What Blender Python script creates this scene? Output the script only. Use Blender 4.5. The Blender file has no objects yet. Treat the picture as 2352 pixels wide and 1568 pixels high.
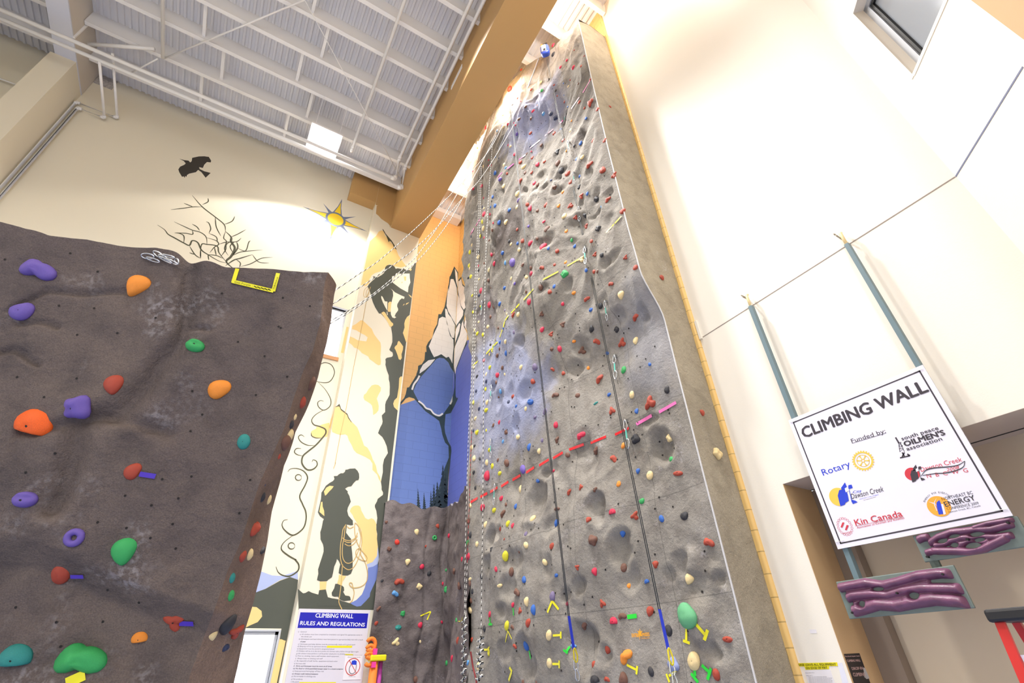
import bpy, bmesh, math, random
import numpy as np
from mathutils import Vector, Matrix
from mathutils.geometry import tessellate_polygon
SC = bpy.context.scene
COL = SC.collection
# ---------------------------------------------------------------- camera
FPX = 1098.4
def _axes(yaw, pit, rol):
    cy, sy, cp, sp, cr, sr = math.cos(yaw), math.sin(yaw), math.cos(pit), math.sin(pit), math.cos(rol), math.sin(rol)
    F = Vector((sy*cp, cy*cp, sp)); R = Vector((cy, -sy, 0)); U = R.cross(F)
    return F, R*cr + U*sr, -R*sr + U*cr
FW, RT, UP = _axes(math.radians(31.855), math.radians(34.183), math.radians(-2.039))
EYE = Vector((0, 0, 1.6))
cam_d = bpy.data.cameras.new('camera'); cam = bpy.data.objects.new('camera', cam_d); COL.objects.link(cam)
cam_d.sensor_width = 36; cam_d.lens = FPX/2352*36; cam_d.clip_start = 0.05; cam_d.clip_end = 200
M = Matrix((RT, UP, -FW)).transposed().to_4x4(); M.translation = EYE
cam.matrix_world = M
SC.camera = cam
# ---------------------------------------------------------------- world, lights, exposure
W = bpy.data.worlds.new('world'); SC.world = W; W.use_nodes = True
bg = W.node_tree.nodes['Background']; bg.inputs[0].default_value = (0.80, 0.88, 1.0, 1); bg.inputs[1].default_value = 2.2
SC.view_settings.view_transform = 'Standard'; SC.view_settings.look = 'None'
SC.view_settings.gamma = 1; SC.view_settings.use_curve_mapping = False
SC.view_settings.exposure = 0.42
def area(name, loc, tgt, sx, sy, power, col, spread=180):
    l = bpy.data.lights.new(name, 'AREA'); l.shape = 'RECTANGLE'; l.size = sx; l.size_y = sy; l.energy = power; l.color = col
    l.spread = math.radians(spread)
    o = bpy.data.objects.new(name, l); COL.objects.link(o); o.location = loc
    o.rotation_euler = (Vector(tgt)-Vector(loc)).to_track_quat('-Z', 'Y').to_euler()
    return o
# daylight fill added behind the camera, and unseen high-bay lamps assumed under the roof
area('daylight_fill_rear', (-2.2, -6.6, 6.0), (-1.2, 6, 5.0), 7.0, 7.0, 420, (0.93, 0.96, 1.0))
def high_bay(name, loc, w, half=62, col=(1.0, .975, .95), tilt=(0, 0)):
    l = bpy.data.lights.new(name, 'SPOT'); l.energy = w; l.spot_size = math.radians(2*half); l.spot_blend = .8; l.shadow_soft_size = .35; l.color = col
    o = bpy.data.objects.new(name, l); COL.objects.link(o); o.location = loc; o.rotation_euler = (math.radians(tilt[0]), math.radians(tilt[1]), 0); return o
high_bay('unseen_high_bay_tower', (1.2, 5.0, 14.3), 3300, 50)
high_bay('bay_fill_spot', (3.43, 5.6, 14.3), 900, 78)  # unseen spot behind the tan beam, added to rake light down the tower
high_bay('unseen_high_bay_centre', (-2.6, 4.8, 14.3), 1700, 62)
high_bay('high_bay_light_right', (2.0, .8, 14.3), 2300, 70)
high_bay('unseen_high_bay_front', (-2.0, -3.0, 14.3), 1700, 62)
area('bay_fill_over_tower', (3.46, 7.2, 14.5), (4.1, 8.2, 8), .25, 1.0, 60, (1, .96, .9))  # unseen fill behind the tan beam, added to brighten nook and tower top
for nm_, y_, w_ in (('bay_fill_north', 8.6, 95), ('bay_fill_south', 3.4, 60)):
    l_ = bpy.data.lights.new(nm_, 'POINT'); l_.energy = w_; l_.shadow_soft_size = .08; l_.color = (1, .97, .93); o_ = bpy.data.objects.new(nm_, l_); COL.objects.link(o_); o_.location = (3.50, y_, 13.95)  # unseen point fills behind the tan beam, added to lift the nook ceiling
area('bay_fill_right_front', (4.1, 1.0, 14.5), (4.1, 2.0, 0), .5, .5, 140, (1, .96, .9))  # unseen fill added to brighten the right roof bay
area('cool_area_left', (-7.9, 4.0, 2.6), (0, 5.5, 1.8), 4.0, 2.4, 60, (0.8, 0.87, 1.0))  # unseen cool area light before the plain left wall

# ---------------------------------------------------------------- geometry constants
XW = 4.94      # white side wall
XB = 4.90      # block wall that carries the tower
YB = 11.2      # far wall
YP = 10.85     # pilaster fronts
ZD = 15.15     # roof deck
def ray(x, y):
    return FW + RT*((x-1176)/FPX) - UP*((y-784)/FPX)
def hx(x, y, X):
    d = ray(x, y); return EYE + d*(X/d.x)
def hy(x, y, Y):
    d = ray(x, y); return EYE + d*(Y/d.y)
def hz(x, y, Z):
    d = ray(x, y); return EYE + d*((Z-1.6)/d.z)

# ---------------------------------------------------------------- materials
def srgb(h):
    h = h.lstrip('#'); v = [int(h[i:i+2], 16)/255 for i in (0, 2, 4)]
    return tuple((c/12.92 if c <= 0.04045 else ((c+0.055)/1.055)**2.4) for c in v)+(1,)
MATS = {}
def mat(name, col, rough=0.6, metal=0.0, noise=0.0, nscale=20, bump=0.0, bscale=60, emit=None, spec=0.5, coat=0):
    if name in MATS: return MATS[name]
    m = bpy.data.materials.new(name); m.use_nodes = True; nt = m.node_tree; N = nt.nodes; L = nt.links
    b = N['Principled BSDF']; c = srgb(col) if isinstance(col, str) else col
    b.inputs['Base Color'].default_value = c; b.inputs['Roughness'].default_value = rough; b.inputs['Metallic'].default_value = metal
    b.inputs['Specular IOR Level'].default_value = spec; b.inputs['Coat Weight'].default_value = coat
    tc = N.new('ShaderNodeTexCoord')
    if noise:
        t = N.new('ShaderNodeTexNoise'); t.inputs['Scale'].default_value = nscale; t.inputs['Detail'].default_value = 5
        L.new(tc.outputs['Object'], t.inputs['Vector'])
        r = N.new('ShaderNodeMapRange'); r.inputs[1].default_value = 0.3; r.inputs[2].default_value = 0.7
        r.inputs[3].default_value = 1-noise; r.inputs[4].default_value = 1+noise
        L.new(t.outputs['Fac'], r.inputs[0])
        x = N.new('ShaderNodeVectorMath'); x.operation = 'SCALE'; x.inputs[0].default_value = c[:3]
        L.new(r.outputs[0], x.inputs['Scale']); L.new(x.outputs[0], b.inputs['Base Color'])
    if bump:
        t2 = N.new('ShaderNodeTexNoise'); t2.inputs['Scale'].default_value = bscale; t2.inputs['Detail'].default_value = 4
        L.new(tc.outputs['Object'], t2.inputs['Vector'])
        bp = N.new('ShaderNodeBump'); bp.inputs['Strength'].default_value = bump; bp.inputs['Distance'].default_value = 0.01
        L.new(t2.outputs['Fac'], bp.inputs['Height']); L.new(bp.outputs[0], b.inputs['Normal'])
    if emit:
        b.inputs['Emission Color'].default_value = c; b.inputs['Emission Strength'].default_value = emit
    MATS[name] = m; return m

def block_mat(name, col, axis, bw=0.4064, bh=0.2084, groove='#000000', gamt=0.16):
    """painted concrete block: shallow joints from a brick texture; axis = horizontal direction of the wall"""
    m = mat(name, col, 0.55, bump=0.0); nt = m.node_tree; N = nt.nodes; L = nt.links; b = N['Principled BSDF']
    tc = [n for n in N if n.type == 'TEX_COORD'][0]
    sp = N.new('ShaderNodeSeparateXYZ'); L.new(tc.outputs['Object'], sp.inputs[0])
    cb = N.new('ShaderNodeCombineXYZ'); L.new(sp.outputs[axis], cb.inputs[0]); L.new(sp.outputs[2], cb.inputs[1])
    br = N.new('ShaderNodeTexBrick'); L.new(cb.outputs[0], br.inputs['Vector'])
    br.inputs['Scale'].default_value = 1; br.inputs['Brick Width'].default_value = bw; br.inputs['Row Height'].default_value = bh
    br.inputs['Mortar Size'].default_value = 0.006; br.inputs['Mortar Smooth'].default_value = 0.3
    c = srgb(col); br.inputs['Color1'].default_value = c; br.inputs['Color2'].default_value = c
    br.inputs['Mortar'].default_value = tuple(v*(1-gamt) for v in c[:3])+(1,)
    L.new(br.outputs['Color'], b.inputs['Base Color'])
    iv = N.new('ShaderNodeMath'); iv.operation = 'SUBTRACT'; iv.inputs[0].default_value = 1; L.new(br.outputs['Fac'], iv.inputs[1])
    bp = N.new('ShaderNodeBump'); bp.inputs['Strength'].default_value = 0.35; bp.inputs['Distance'].default_value = 0.004
    L.new(iv.outputs[0], bp.inputs['Height']); L.new(bp.outputs[0], b.inputs['Normal'])
    return m

def rock_mat(name, c1, c2, c3, tint=None, chalk=0.0, seams=False, dark=None):
    m = bpy.data.materials.new(name); m.use_nodes = True; nt = m.node_tree; N = nt.nodes; L = nt.links
    b = N['Principled BSDF']; b.inputs['Roughness'].default_value = 0.85; b.inputs['Specular IOR Level'].default_value = 0.25
    tc = N.new('ShaderNodeTexCoord'); P = tc.outputs['Object']
    def noise(s, d=4, dist=0, vec=P):
        t = N.new('ShaderNodeTexNoise'); t.inputs['Scale'].default_value = s; t.inputs['Detail'].default_value = d
        t.inputs['Distortion'].default_value = dist; L.new(vec, t.inputs['Vector']); return t.outputs['Fac']
    def rng(v, a, bb, lo=0., hi=1.):
        r = N.new('ShaderNodeMapRange'); r.inputs[1].default_value = a; r.inputs[2].default_value = bb
        r.inputs[3].default_value = lo; r.inputs[4].default_value = hi; L.new(v, r.inputs[0]); return r.outputs[0]
    def mix(f, a, bb):
        x = N.new('ShaderNodeMix'); x.data_type = 'RGBA'
        if hasattr(f, 'node'): L.new(f, x.inputs[0])
        else: x.inputs[0].default_value = f
        for k, v in ((6, a), (7, bb)):
            if hasattr(v, 'node'): L.new(v, x.inputs[k])
            else: x.inputs[k].default_value = v
        return x.outputs[2]
    c = mix(rng(noise(0.9, 5, .5), .35, .65), srgb(c1), srgb(c2))
    c = mix(rng(noise(5, 5, .3), .45, .7, 0, .7), c, srgb(c3))
    c = mix(rng(noise(140, 2), .35, .65, 0, .28), c, (0.02, 0.018, 0.016, 1))
    if tint:
        for (cx, cy, cz, r, hexc, amt) in tint:      # patches of darker rock paint; blue ones put window daylight into the colour
            d = N.new('ShaderNodeVectorMath'); d.operation = 'DISTANCE'; L.new(P, d.inputs[0]); d.inputs[1].default_value = (cx, cy, cz)
            n = noise(1.3, 4, 1.0)
            a = N.new('ShaderNodeMath'); a.operation = 'MULTIPLY_ADD'; L.new(n, a.inputs[0]); a.inputs[1].default_value = -r*1.2; L.new(d.outputs['Value'], a.inputs[2])
            c = mix(rng(a.outputs[0], -0.1*r, r*.45, amt, 0), c, srgb(hexc))
    if chalk:
        k = N.new('ShaderNodeMath'); k.operation = 'MULTIPLY'
        L.new(rng(noise(3.1, 3), .6, .74), k.inputs[0]); L.new(rng(noise(38, 4), .45, .66), k.inputs[1])
        k2 = N.new('ShaderNodeMath'); k2.operation = 'MULTIPLY'; L.new(k.outputs[0], k2.inputs[0]); k2.inputs[1].default_value = chalk
        c = mix(k2.outputs[0], c, srgb('#cfc9cc'))
    if seams:                                        # thin joints between the cast panels
        s = N.new('ShaderNodeSeparateXYZ'); L.new(P, s.inputs[0])
        wob = rng(noise(1.1, 2), 0, 1, -.03, .03)
        out = None
        for ax, per, off, wd in ((2, 1.045, 0.025, .004), (1, 1.18, 0.42, .004)):
            a = N.new('ShaderNodeMath'); a.operation = 'ADD'; L.new(s.outputs[ax], a.inputs[0]); L.new(wob, a.inputs[1])
            a0 = N.new('ShaderNodeMath'); a0.operation = 'ADD'; L.new(a.outputs[0], a0.inputs[0]); a0.inputs[1].default_value = -off
            q = N.new('ShaderNodeMath'); q.operation = 'PINGPONG'; L.new(a0.outputs[0], q.inputs[0]); q.inputs[1].default_value = per/2
            f = rng(q.outputs[0], 0, wd*1.5, .55, 0)
            if out is None: out = f
            else:
                mx = N.new('ShaderNodeMath'); mx.operation = 'MAXIMUM'; L.new(out, mx.inputs[0]); L.new(f, mx.inputs[1]); out = mx.outputs[0]
        c = mix(out, c, (0.03, 0.028, 0.028, 1))
    L.new(c, b.inputs['Base Color'])
    h1 = noise(26, 6, .4); h2 = noise(170, 3)
    ad = N.new('ShaderNodeMath'); ad.operation = 'MULTIPLY_ADD'; L.new(h2, ad.inputs[0]); ad.inputs[1].default_value = .35; L.new(h1, ad.inputs[2])
    bp = N.new('ShaderNodeBump'); bp.inputs['Strength'].default_value = 0.7; bp.inputs['Distance'].default_value = 0.02
    L.new(ad.outputs[0], bp.inputs['Height']); L.new(bp.outputs[0], b.inputs['Normal'])
    MATS[name] = m; return m

# ---------------------------------------------------------------- object helpers
def tag(o, label=None, cat=None, group=None, kind=None):
    if label: o['label'] = label
    if cat: o['category'] = cat
    if group: o['group'] = group
    if kind: o['kind'] = kind
    return o
def link(name, me, m=None, parent=None, smooth=False):
    o = bpy.data.objects.new(name, me); COL.objects.link(o)
    if m: me.materials.append(m)
    if parent: 
        o.parent = parent; o.matrix_parent_inverse = Matrix.Translation(-parent.location) if parent.type == 'EMPTY' and parent.rotation_euler.x == 0 and parent.rotation_euler.y == 0 and parent.rotation_euler.z == 0 else parent.matrix_basis.inverted()
    if smooth:
        me.polygons.foreach_set('use_smooth', [True]*len(me.polygons))
    return o
def empty(name, loc, label=None, cat=None, group=None):
    o = bpy.data.objects.new(name, None); COL.objects.link(o); o.location = loc; o.empty_display_size = 0.05
    return tag(o, label, cat, group)
class MB:
    def __init__(s): s.v = []; s.f = []
    def add(s, vs, fs):
        n = len(s.v); s.v += [tuple(v) for v in vs]; s.f += [tuple(i+n for i in f) for f in fs]; return s
    def box(s, a, b):
        x0, y0, z0 = a; x1, y1, z1 = b
        return s.add([(x0,y0,z0),(x1,y0,z0),(x1,y1,z0),(x0,y1,z0),(x0,y0,z1),(x1,y0,z1),(x1,y1,z1),(x0,y1,z1)],
                     [(0,3,2,1),(4,5,6,7),(0,1,5,4),(1,2,6,5),(2,3,7,6),(3,0,4,7)])
    def obox(s, c, ax, ay, az):
        c, ax, ay, az = Vector(c), Vector(ax), Vector(ay), Vector(az)
        vs = [c+ax*i+ay*j+az*k for k in (-1, 1) for j in (-1, 1) for i in (-1, 1)]
        return s.add(vs, [(0,2,3,1),(4,5,7,6),(0,1,5,4),(1,3,7,5),(3,2,6,7),(2,0,4,6)])
    def tube(s, pts, r, n=8, cap=True, closed=False):
        pts = [Vector(p) for p in pts]; m = len(pts); base = len(s.v); prev = None
        rr = r if isinstance(r, (list, tuple)) else [r]*m
        for i, p in enumerate(pts):
            if closed: t = pts[(i+1) % m]-pts[i-1]
            else: t = pts[min(i+1, m-1)]-pts[max(i-1, 0)]
            t.normalize()
            if prev is None: u = t.orthogonal().normalized()
            else:
                u = prev-t*prev.dot(t); u = u.normalized() if u.length > 1e-6 else t.orthogonal().normalized()
            prev = u; w = t.cross(u)
            for k in range(n):
                a = 2*math.pi*k/n; s.v.append(tuple(p+(u*math.cos(a)+w*math.sin(a))*rr[i]))
        for i in range(m if closed else m-1):
            j = (i+1) % m
            for k in range(n):
                k2 = (k+1) % n; s.f.append((base+i*n+k, base+i*n+k2, base+j*n+k2, base+j*n+k))
        if cap and not closed:
            s.f.append(tuple(base+k for k in reversed(range(n)))); s.f.append(tuple(base+(m-1)*n+k for k in range(n)))
        return s
    def prism(s, poly, off):
        """poly: list of 3D points (planar), off: extrusion vector"""
        poly = [Vector(p) for p in poly]; off = Vector(off); n = len(poly)
        tri = tessellate_polygon([poly])
        vs = poly+[p+off for p in poly]
        fs = [tuple(t) for t in tri]+[tuple(i+n for i in reversed(t)) for t in tri]
        fs += [(i, (i+1) % n, (i+1) % n+n, i+n) for i in range(n)]
        return s.add(vs, fs)
    def flat(s, poly):
        poly = [Vector(p) for p in poly]
        return s.add(poly, [tuple(t) for t in tessellate_polygon([poly])])
    def mesh(s, name):
        me = bpy.data.meshes.new(name); me.from_pydata(s.v, [], s.f); me.update()
        bm = bmesh.new(); bm.from_mesh(me); bmesh.ops.recalc_face_normals(bm, faces=bm.faces); bm.to_mesh(me); bm.free()
        return me
    def build(s, name, m, parent=None, smooth=False, bevel=0):
        o = link(name, s.mesh(name), m, parent, smooth)
        if bevel:
            bv = o.modifiers.new('bevel', 'BEVEL'); bv.width = bevel; bv.segments = 2; bv.limit_method = 'ANGLE'
        return o
def struct(name, mb, m, parent=None, smooth=False):
    o = mb.build(name, m, parent, smooth); o['kind'] = 'structure'; return o
def text_mesh(txt, size, m, name, origin, right, up, parent=None, align='LEFT', bold=0.0, shear=0.0, sx=1.0, lift=0.0015):
    cu = bpy.data.curves.new(name, 'FONT'); cu.body = txt; cu.size = size; cu.align_x = align; cu.offset = bold*size; cu.shear = shear
    cu.space_character = 1.0; cu.resolution_u = 3
    t = bpy.data.objects.new(name, cu); COL.objects.link(t)
    dg = bpy.context.evaluated_depsgraph_get(); me = bpy.data.meshes.new_from_object(t.evaluated_get(dg))
    bpy.data.objects.remove(t); bpy.data.curves.remove(cu)
    right = Vector(right).normalized(); up = Vector(up).normalized(); nrm = right.cross(up)
    o0 = Vector(origin)+nrm*lift
    for v in me.vertices:
        p = v.co; v.co = o0+right*(p.x*sx)+up*p.y+nrm*0
    me.materials.clear()
    return link(name, me, m, parent)
# value noise
def vnoise(p, seed=0):
    p = np.asarray(p, float); i = np.floor(p).astype(np.int64); f = p-i; f = f*f*(3-2*f); out = 0
    for dx in (0, 1):
        for dy in (0, 1):
            for dz in (0, 1):
                h = (i[..., 0]+dx)*374761393+(i[..., 1]+dy)*668265263+(i[..., 2]+dz)*2147483647+seed*1274126177
                h = (h ^ (h >> 13))*1274126177; h = (h ^ (h >> 16)) & 0xffff
                w = (f[..., 0] if dx else 1-f[..., 0])*(f[..., 1] if dy else 1-f[..., 1])*(f[..., 2] if dz else 1-f[..., 2])
                out = out+w*(h/65535.0)
    return out*2-1
def fbm(p, o=4, seed=0):
    s = 0; a = 1; q = np.asarray(p, float)
    for k in range(o): s = s+a*vnoise(q, seed+k); q = q*2.03+17.1; a *= .5
    return s
# ================================================================ SHELL
m_cream = mat('painted_wall_cream', '#e7dec8', 0.6, bump=0.12, bscale=90)
m_white = mat('painted_wall_white', '#ece6da', 0.55, bump=0.05, bscale=90)
m_tan = mat('painted_tan', '#c39b62', 0.6, bump=0.15, bscale=120)
m_orange = block_mat('block_wall_orange_back', '#f2c07a', 0)
m_orange_s = block_mat('block_wall_orange_side', '#e6c078', 1, gamt=.4)
m_ceil = mat('roof_white_paint', '#eae7e5', 0.5, spec=0.3)
m_pipe = mat('pipe_white_paint', '#eeebe8', 0.35)
m_steel = mat('beam_white_paint', '#eeebe9', 0.45)
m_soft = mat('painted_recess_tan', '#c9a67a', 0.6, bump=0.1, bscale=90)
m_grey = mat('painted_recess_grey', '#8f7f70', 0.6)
m_black = mat('black_rubber', '#121212', 0.5)
m_floor = mat('floor_blue_mat', '#8593b5', 0.5, noise=0.1, nscale=4)
m_glass = mat('window_glass_opaque_grey', '#9aa0a8', 0.08, spec=0.8)  # opaque glossy grey pane
m_alu = mat('window_frame_aluminium', '#c9ced6', 0.35, metal=0.6)
m_wood = mat('window_stool_wood', '#c98f5c', 0.5)
X0, Y0 = -8.6, -7.2
struct('floor', MB().box((X0, Y0, -0.2), (6.5, YB+.3, 0)), m_floor)
# far wall with two window openings
UW = (0.35, 1.63, 8.33, 9.85); LW = (-0.35, 1.60, 0.05, 2.27)
wb = MB()
wb.box((X0-.3, YB, 0), (-0.35, YB+.3, ZD+.4))
wb.box((1.63, YB, 0), (3.31, YB+.3, ZD+.4))
wb.box((-0.35, YB, 2.27), (1.63, YB+.3, 8.33)); wb.box((-0.35, YB, 9.85), (1.63, YB+.3, ZD+.4))
wb.box((-0.35, YB, 8.33), (0.35, YB+.3, 9.85)); wb.box((1.60, YB, 0), (1.63, YB+.3, 2.27)); wb.box((-.35, YB, 0), (1.6, YB+.3, .05))
wall_back = struct('wall_back', wb, m_cream)
struct('wall_nook', MB().box((3.31, YB, 0), (XB+.3, YB+.3, ZD+.4)), m_orange)
wall_nook = bpy.data.objects['wall_nook']
# block side wall that carries the tower, ending in a bullnose corner
n = 8; r = 0.03; y0 = 3.19
prof = [(XB+.3, YB), (XB, YB)]+[(XB+r-r*math.cos(a), y0+r-r*math.sin(a)) for a in [i*math.pi/2/n for i in range(n+1)]]+[(XB+.3, y0)]
wall_block = struct('wall_block', MB().prism([(x, y, 0) for x, y in prof], (0, 0, ZD+.4)), m_orange_s)
# smooth white side wall with the wide opening low down
wr = MB()
wr.box((XW, 2.768, 0), (XW+.49, y0+.004, 3.073)); wr.box((XW, .251, 3.073), (XW+.2, y0+.004, ZD+.4)); wr.box((XW, .251-.3, 0), (XW+.5, .55, 3.073))
wall_right = struct('wall_right', wr, m_white)
struct('trim_1', MB().box((XW-.003, .256, 5.140), (XW+.01, y0-.02, 5.150)), mat('wall_joint_brown', '#8c8078', .6))  # dark strip of the wall's control joint
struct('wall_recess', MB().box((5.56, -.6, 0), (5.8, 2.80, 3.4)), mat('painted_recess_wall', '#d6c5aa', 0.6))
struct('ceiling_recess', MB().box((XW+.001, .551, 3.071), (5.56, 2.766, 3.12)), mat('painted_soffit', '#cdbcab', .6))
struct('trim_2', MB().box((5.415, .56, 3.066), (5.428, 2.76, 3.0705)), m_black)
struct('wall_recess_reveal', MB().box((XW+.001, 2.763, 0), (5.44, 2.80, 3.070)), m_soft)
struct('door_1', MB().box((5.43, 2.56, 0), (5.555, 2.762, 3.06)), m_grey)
# 45 degree wall with a high window
dv = Vector((-1, -1, 0))/math.sqrt(2); nv = Vector((-1, 1, 0))/math.sqrt(2); c0 = Vector((XW, .251, 0))
def slab(mb, s0, s1, z0, z1, d0=0, d1=-.3):
    a = c0+dv*s0*math.sqrt(2)+nv*d1; b = c0+dv*s1*math.sqrt(2)+nv*d1
    c = (a+b)/2+nv*(d0-d1)/2
    mb.obox((c.x, c.y, (z0+z1)/2), (b-a)/2, nv*(d0-d1)/2, (0, 0, (z1-z0)/2))
wd = MB(); S0, S1, WZ0, WZ1 = .262, .775, 6.24, 7.57
slab(wd, -.3, S0, 0, ZD+.4); slab(wd, S1, .80, 0, ZD+.4); slab(wd, S0, S1, 0, WZ0); slab(wd, S0, S1, WZ1, ZD+.4)
wall_diag = struct('wall_diagonal', wd, m_white)
j3 = MB(); slab(j3, 0, .70, 5.137, 5.152, .003, -.01); struct('trim_3', j3, mat('wall_joint_blue', '#6f7590', .6))  # same control joint on the angled wall
w = empty('window_3', c0+dv*.73+Vector((0, 0, WZ0))); w['kind'] = 'structure'
fr = MB(); slab(fr, S0-.028, S0, WZ0-.03, WZ1+.03, .006, -.02); slab(fr, S1, S1+.02, WZ0-.03, WZ1+.03, .006, -.02)
slab(fr, S0, S1, WZ0-.04, WZ0, .006, -.02); slab(fr, S0, S1, WZ1, WZ1+.04, .006, -.02); fr.build('window_casing', m_white, w)
fr = MB(); d0, d1 = -.10, -.16
slab(fr, S0, S0+.05, WZ0, WZ1, d0, d1); slab(fr, S1-.05, S1, WZ0, WZ1, d0, d1); slab(fr, S0, S1, WZ0, WZ0+.07, d0, d1); slab(fr, S0, S1, WZ1-.07, WZ1, d0, d1)
fr.build('window_frame', m_alu, w)
fr = MB(); d0, d1 = -.115, -.165
slab(fr, S0+.05, S0+.075, WZ0+.07, WZ1-.07, d0, d1); slab(fr, S1-.075, S1-.05, WZ0+.07, WZ1-.07, d0, d1); slab(fr, S0+.05, S1-.05, WZ0+.07, WZ0+.105, d0, d1); slab(fr, S0+.05, S1-.05, WZ1-.105, WZ1-.07, d0, d1)
fr.build('window_gasket', m_black, w)
fr = MB(); slab(fr, S0+.04, S1-.04, WZ0+.05, WZ1-.05, -.14, -.15); fr.build('window_pane', m_glass, w)
struct('wall_front', MB().box((2.9, -.80, 0), (4.145, -.545, ZD+.4)), m_soft)
struct('wall_left', MB().box((X0-.3, Y0, 0), (X0, YB, ZD+.4)), m_cream)
struct('wall_rear', MB().box((X0, Y0-.3, 0), (6.5, Y0, ZD+.4)), m_cream)
struct('wall_right_rear', MB().box((6.2, Y0, 0), (6.5, -.8, ZD+.4)), m_cream)

# far wall windows ------------------------------------------------
def win(name, x0, x1, z0, z1, mull, fw=.05, blinds=False):
    w = empty(name, ((x0+x1)/2, YB, z0)); w['kind'] = 'structure'
    f = MB(); ya, yb = YB+.05, YB+.12
    for a, b in ((x0, x0+fw), (x1-fw, x1)): f.box((a, ya, z0), (b, yb, z1))
    f.box((x0, ya, z1-fw), (x1, yb, z1)); f.box((x0, ya, z0), (x1, yb, z0+fw))
    for mx in mull: f.box((mx-.02, ya, z0), (mx+.02, yb, z1))
    f.build('window_frame', m_alu, w)
    MB().box((x0+fw*.5, YB+.08, z0+fw*.5), (x1-fw*.5, YB+.086, z1-fw*.5)).build('window_pane', mat('window_pane_sky_glow', '#eef2ff', .3, emit=2.6), w)  # opaque pane, sky brightness given as its own glow
    return w
w1 = win('window_1', *UW, [.98])
MB().box((UW[0]-.04, YB-.03, UW[2]-.10), (UW[1]+.03, YB+.05, UW[2]-.0)).build('window_stool', m_wood, w1)
MB().box((UW[0]-.03, YB-.012, UW[3]), (UW[1]+.03, YB+.05, UW[3]+.05)).build('window_head_trim', m_alu, w1)
w2 = win('window_2', *LW, [.62])
f = MB()
for a, b in ((LW[0]-.03, LW[0]), (LW[1], LW[1]+.035)): f.box((a, YB-.02, LW[2]), (b, YB+.05, LW[3]+.03))
f.box((LW[0], YB-.02, LW[3]), (LW[1], YB+.05, LW[3]+.03)); f.build('window_casing', m_alu, w2)
for k in range(11):
    x = LW[0]+.14+k*.17
    MB().box((x, YB+.058, LW[2]+.06), (x+.10, YB+.066, LW[3]-.07)).build('blind_slat', mat('blind_slat_glow', '#e6ebf7', .6, emit=1.3), w2)  # slats given a glow of their own for the daylight behind

# ---------------------------------------------------------------- roof
dk = MB(); pitch = .145; x = X0; vs = []
while x < XB+.3:
    vs += [(x, ZD), (x+.05, ZD), (x+.065, ZD+.038), (x+.13, ZD+.038)]; x += pitch
pts = [(a, b) for a, b in vs]
v = [(a, Y0, b) for a, b in pts]+[(a, YB+.1, b) for a, b in pts]; nn = len(pts)
dk.add(v, [(i, i+1, nn+i+1, nn+i) for i in range(nn-1)])
struct('ceiling', dk, mat('roof_deck_white', '#e6e4e5', .5, spec=.3))
struct('roof_slab', MB().box((X0, Y0, ZD+.05), (6.5, YB+.3, ZD+.15)), m_ceil)
ZP = 14.67
def purlin(x0, x1, y, label, group, z0=ZP):
    e = empty('roof_purlin', ((x0+x1)/2, y, z0), label, 'purlin', group)
    MB().box((x0, y, z0+.006), (x1, y+.008, ZD+.002)).build('web', m_ceil, e)
    MB().box((x0, y, z0), (x1, y+.10, z0+.01)).build('bottom_flange', m_steel, e)
    return e
PY = [10.40, 9.45, 8.50, 7.57, 6.63, 5.69, 4.75, 3.80, 2.87, 1.93, 1.0]
ordn = ['nearest the mural wall', 'second from the mural wall', 'third from the mural wall', 'fourth from the mural wall', 'fifth from the mural wall', 'sixth from the mural wall', 'seventh from the mural wall', 'eighth from the mural wall', 'ninth from the mural wall', 'tenth from the mural wall', 'eleventh from the mural wall']
for k, y in enumerate(PY):
    purlin(-5.84, 2.36, y, 'white steel roof purlin between the two beams, '+ordn[k], 'purlins of the middle roof bay')
for k, y in enumerate(PY[:5]):
    purlin(X0, -6.28, y, 'white roof purlin left of the white steel beam, '+ordn[k], 'purlins of the left roof bay')
for k, y in enumerate([9.60, 8.68, 7.75, 6.80, 5.9, 4.95, 4.0, 3.05, 2.1]):
    purlin(3.34, XB, y, 'white roof purlin over the climbing tower, '+ordn[k], 'purlins of the right roof bay')
e = MB().box((3.34, 10.86, 14.93), (XB-.12, YB-.005, ZD)).build('wall_ledger', m_ceil); tag(e, 'white boxed ledger under the roof at the top of the orange nook wall', 'ledger')
# short bridging bars between the purlins
BL = ['left of the lamp, third bay', 'right of the vertical-looking branch pipe', 'nearest the mural wall at the left', 'near the middle of the roof bay', 'above the lamp by the thin tie rod', 'at the top edge of the picture', 'just above the bright lamp', 'lowest, left of the bright lamp']
for bi, (px, py, k) in enumerate([(471, 40, 2), (512, 145, 1), (463, 195, 0), (690, 148, 2), (747, 95, 3), (722, 10, 4), (712, 240, 1), (658, 288, 0)]):
    r_ = ray(px, py); xx = r_.x/r_.z*(ZP+.12-1.6)
    b = MB().box((xx-.035, PY[k+1]+.008, ZP+.10), (xx+.035, PY[k], ZP+.16)).build('bridging_bar', m_steel)
    tag(b, 'short white steel bar bridging two roof purlins, '+BL[bi], 'roof bracing', 'bridging bars between the purlins')
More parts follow.
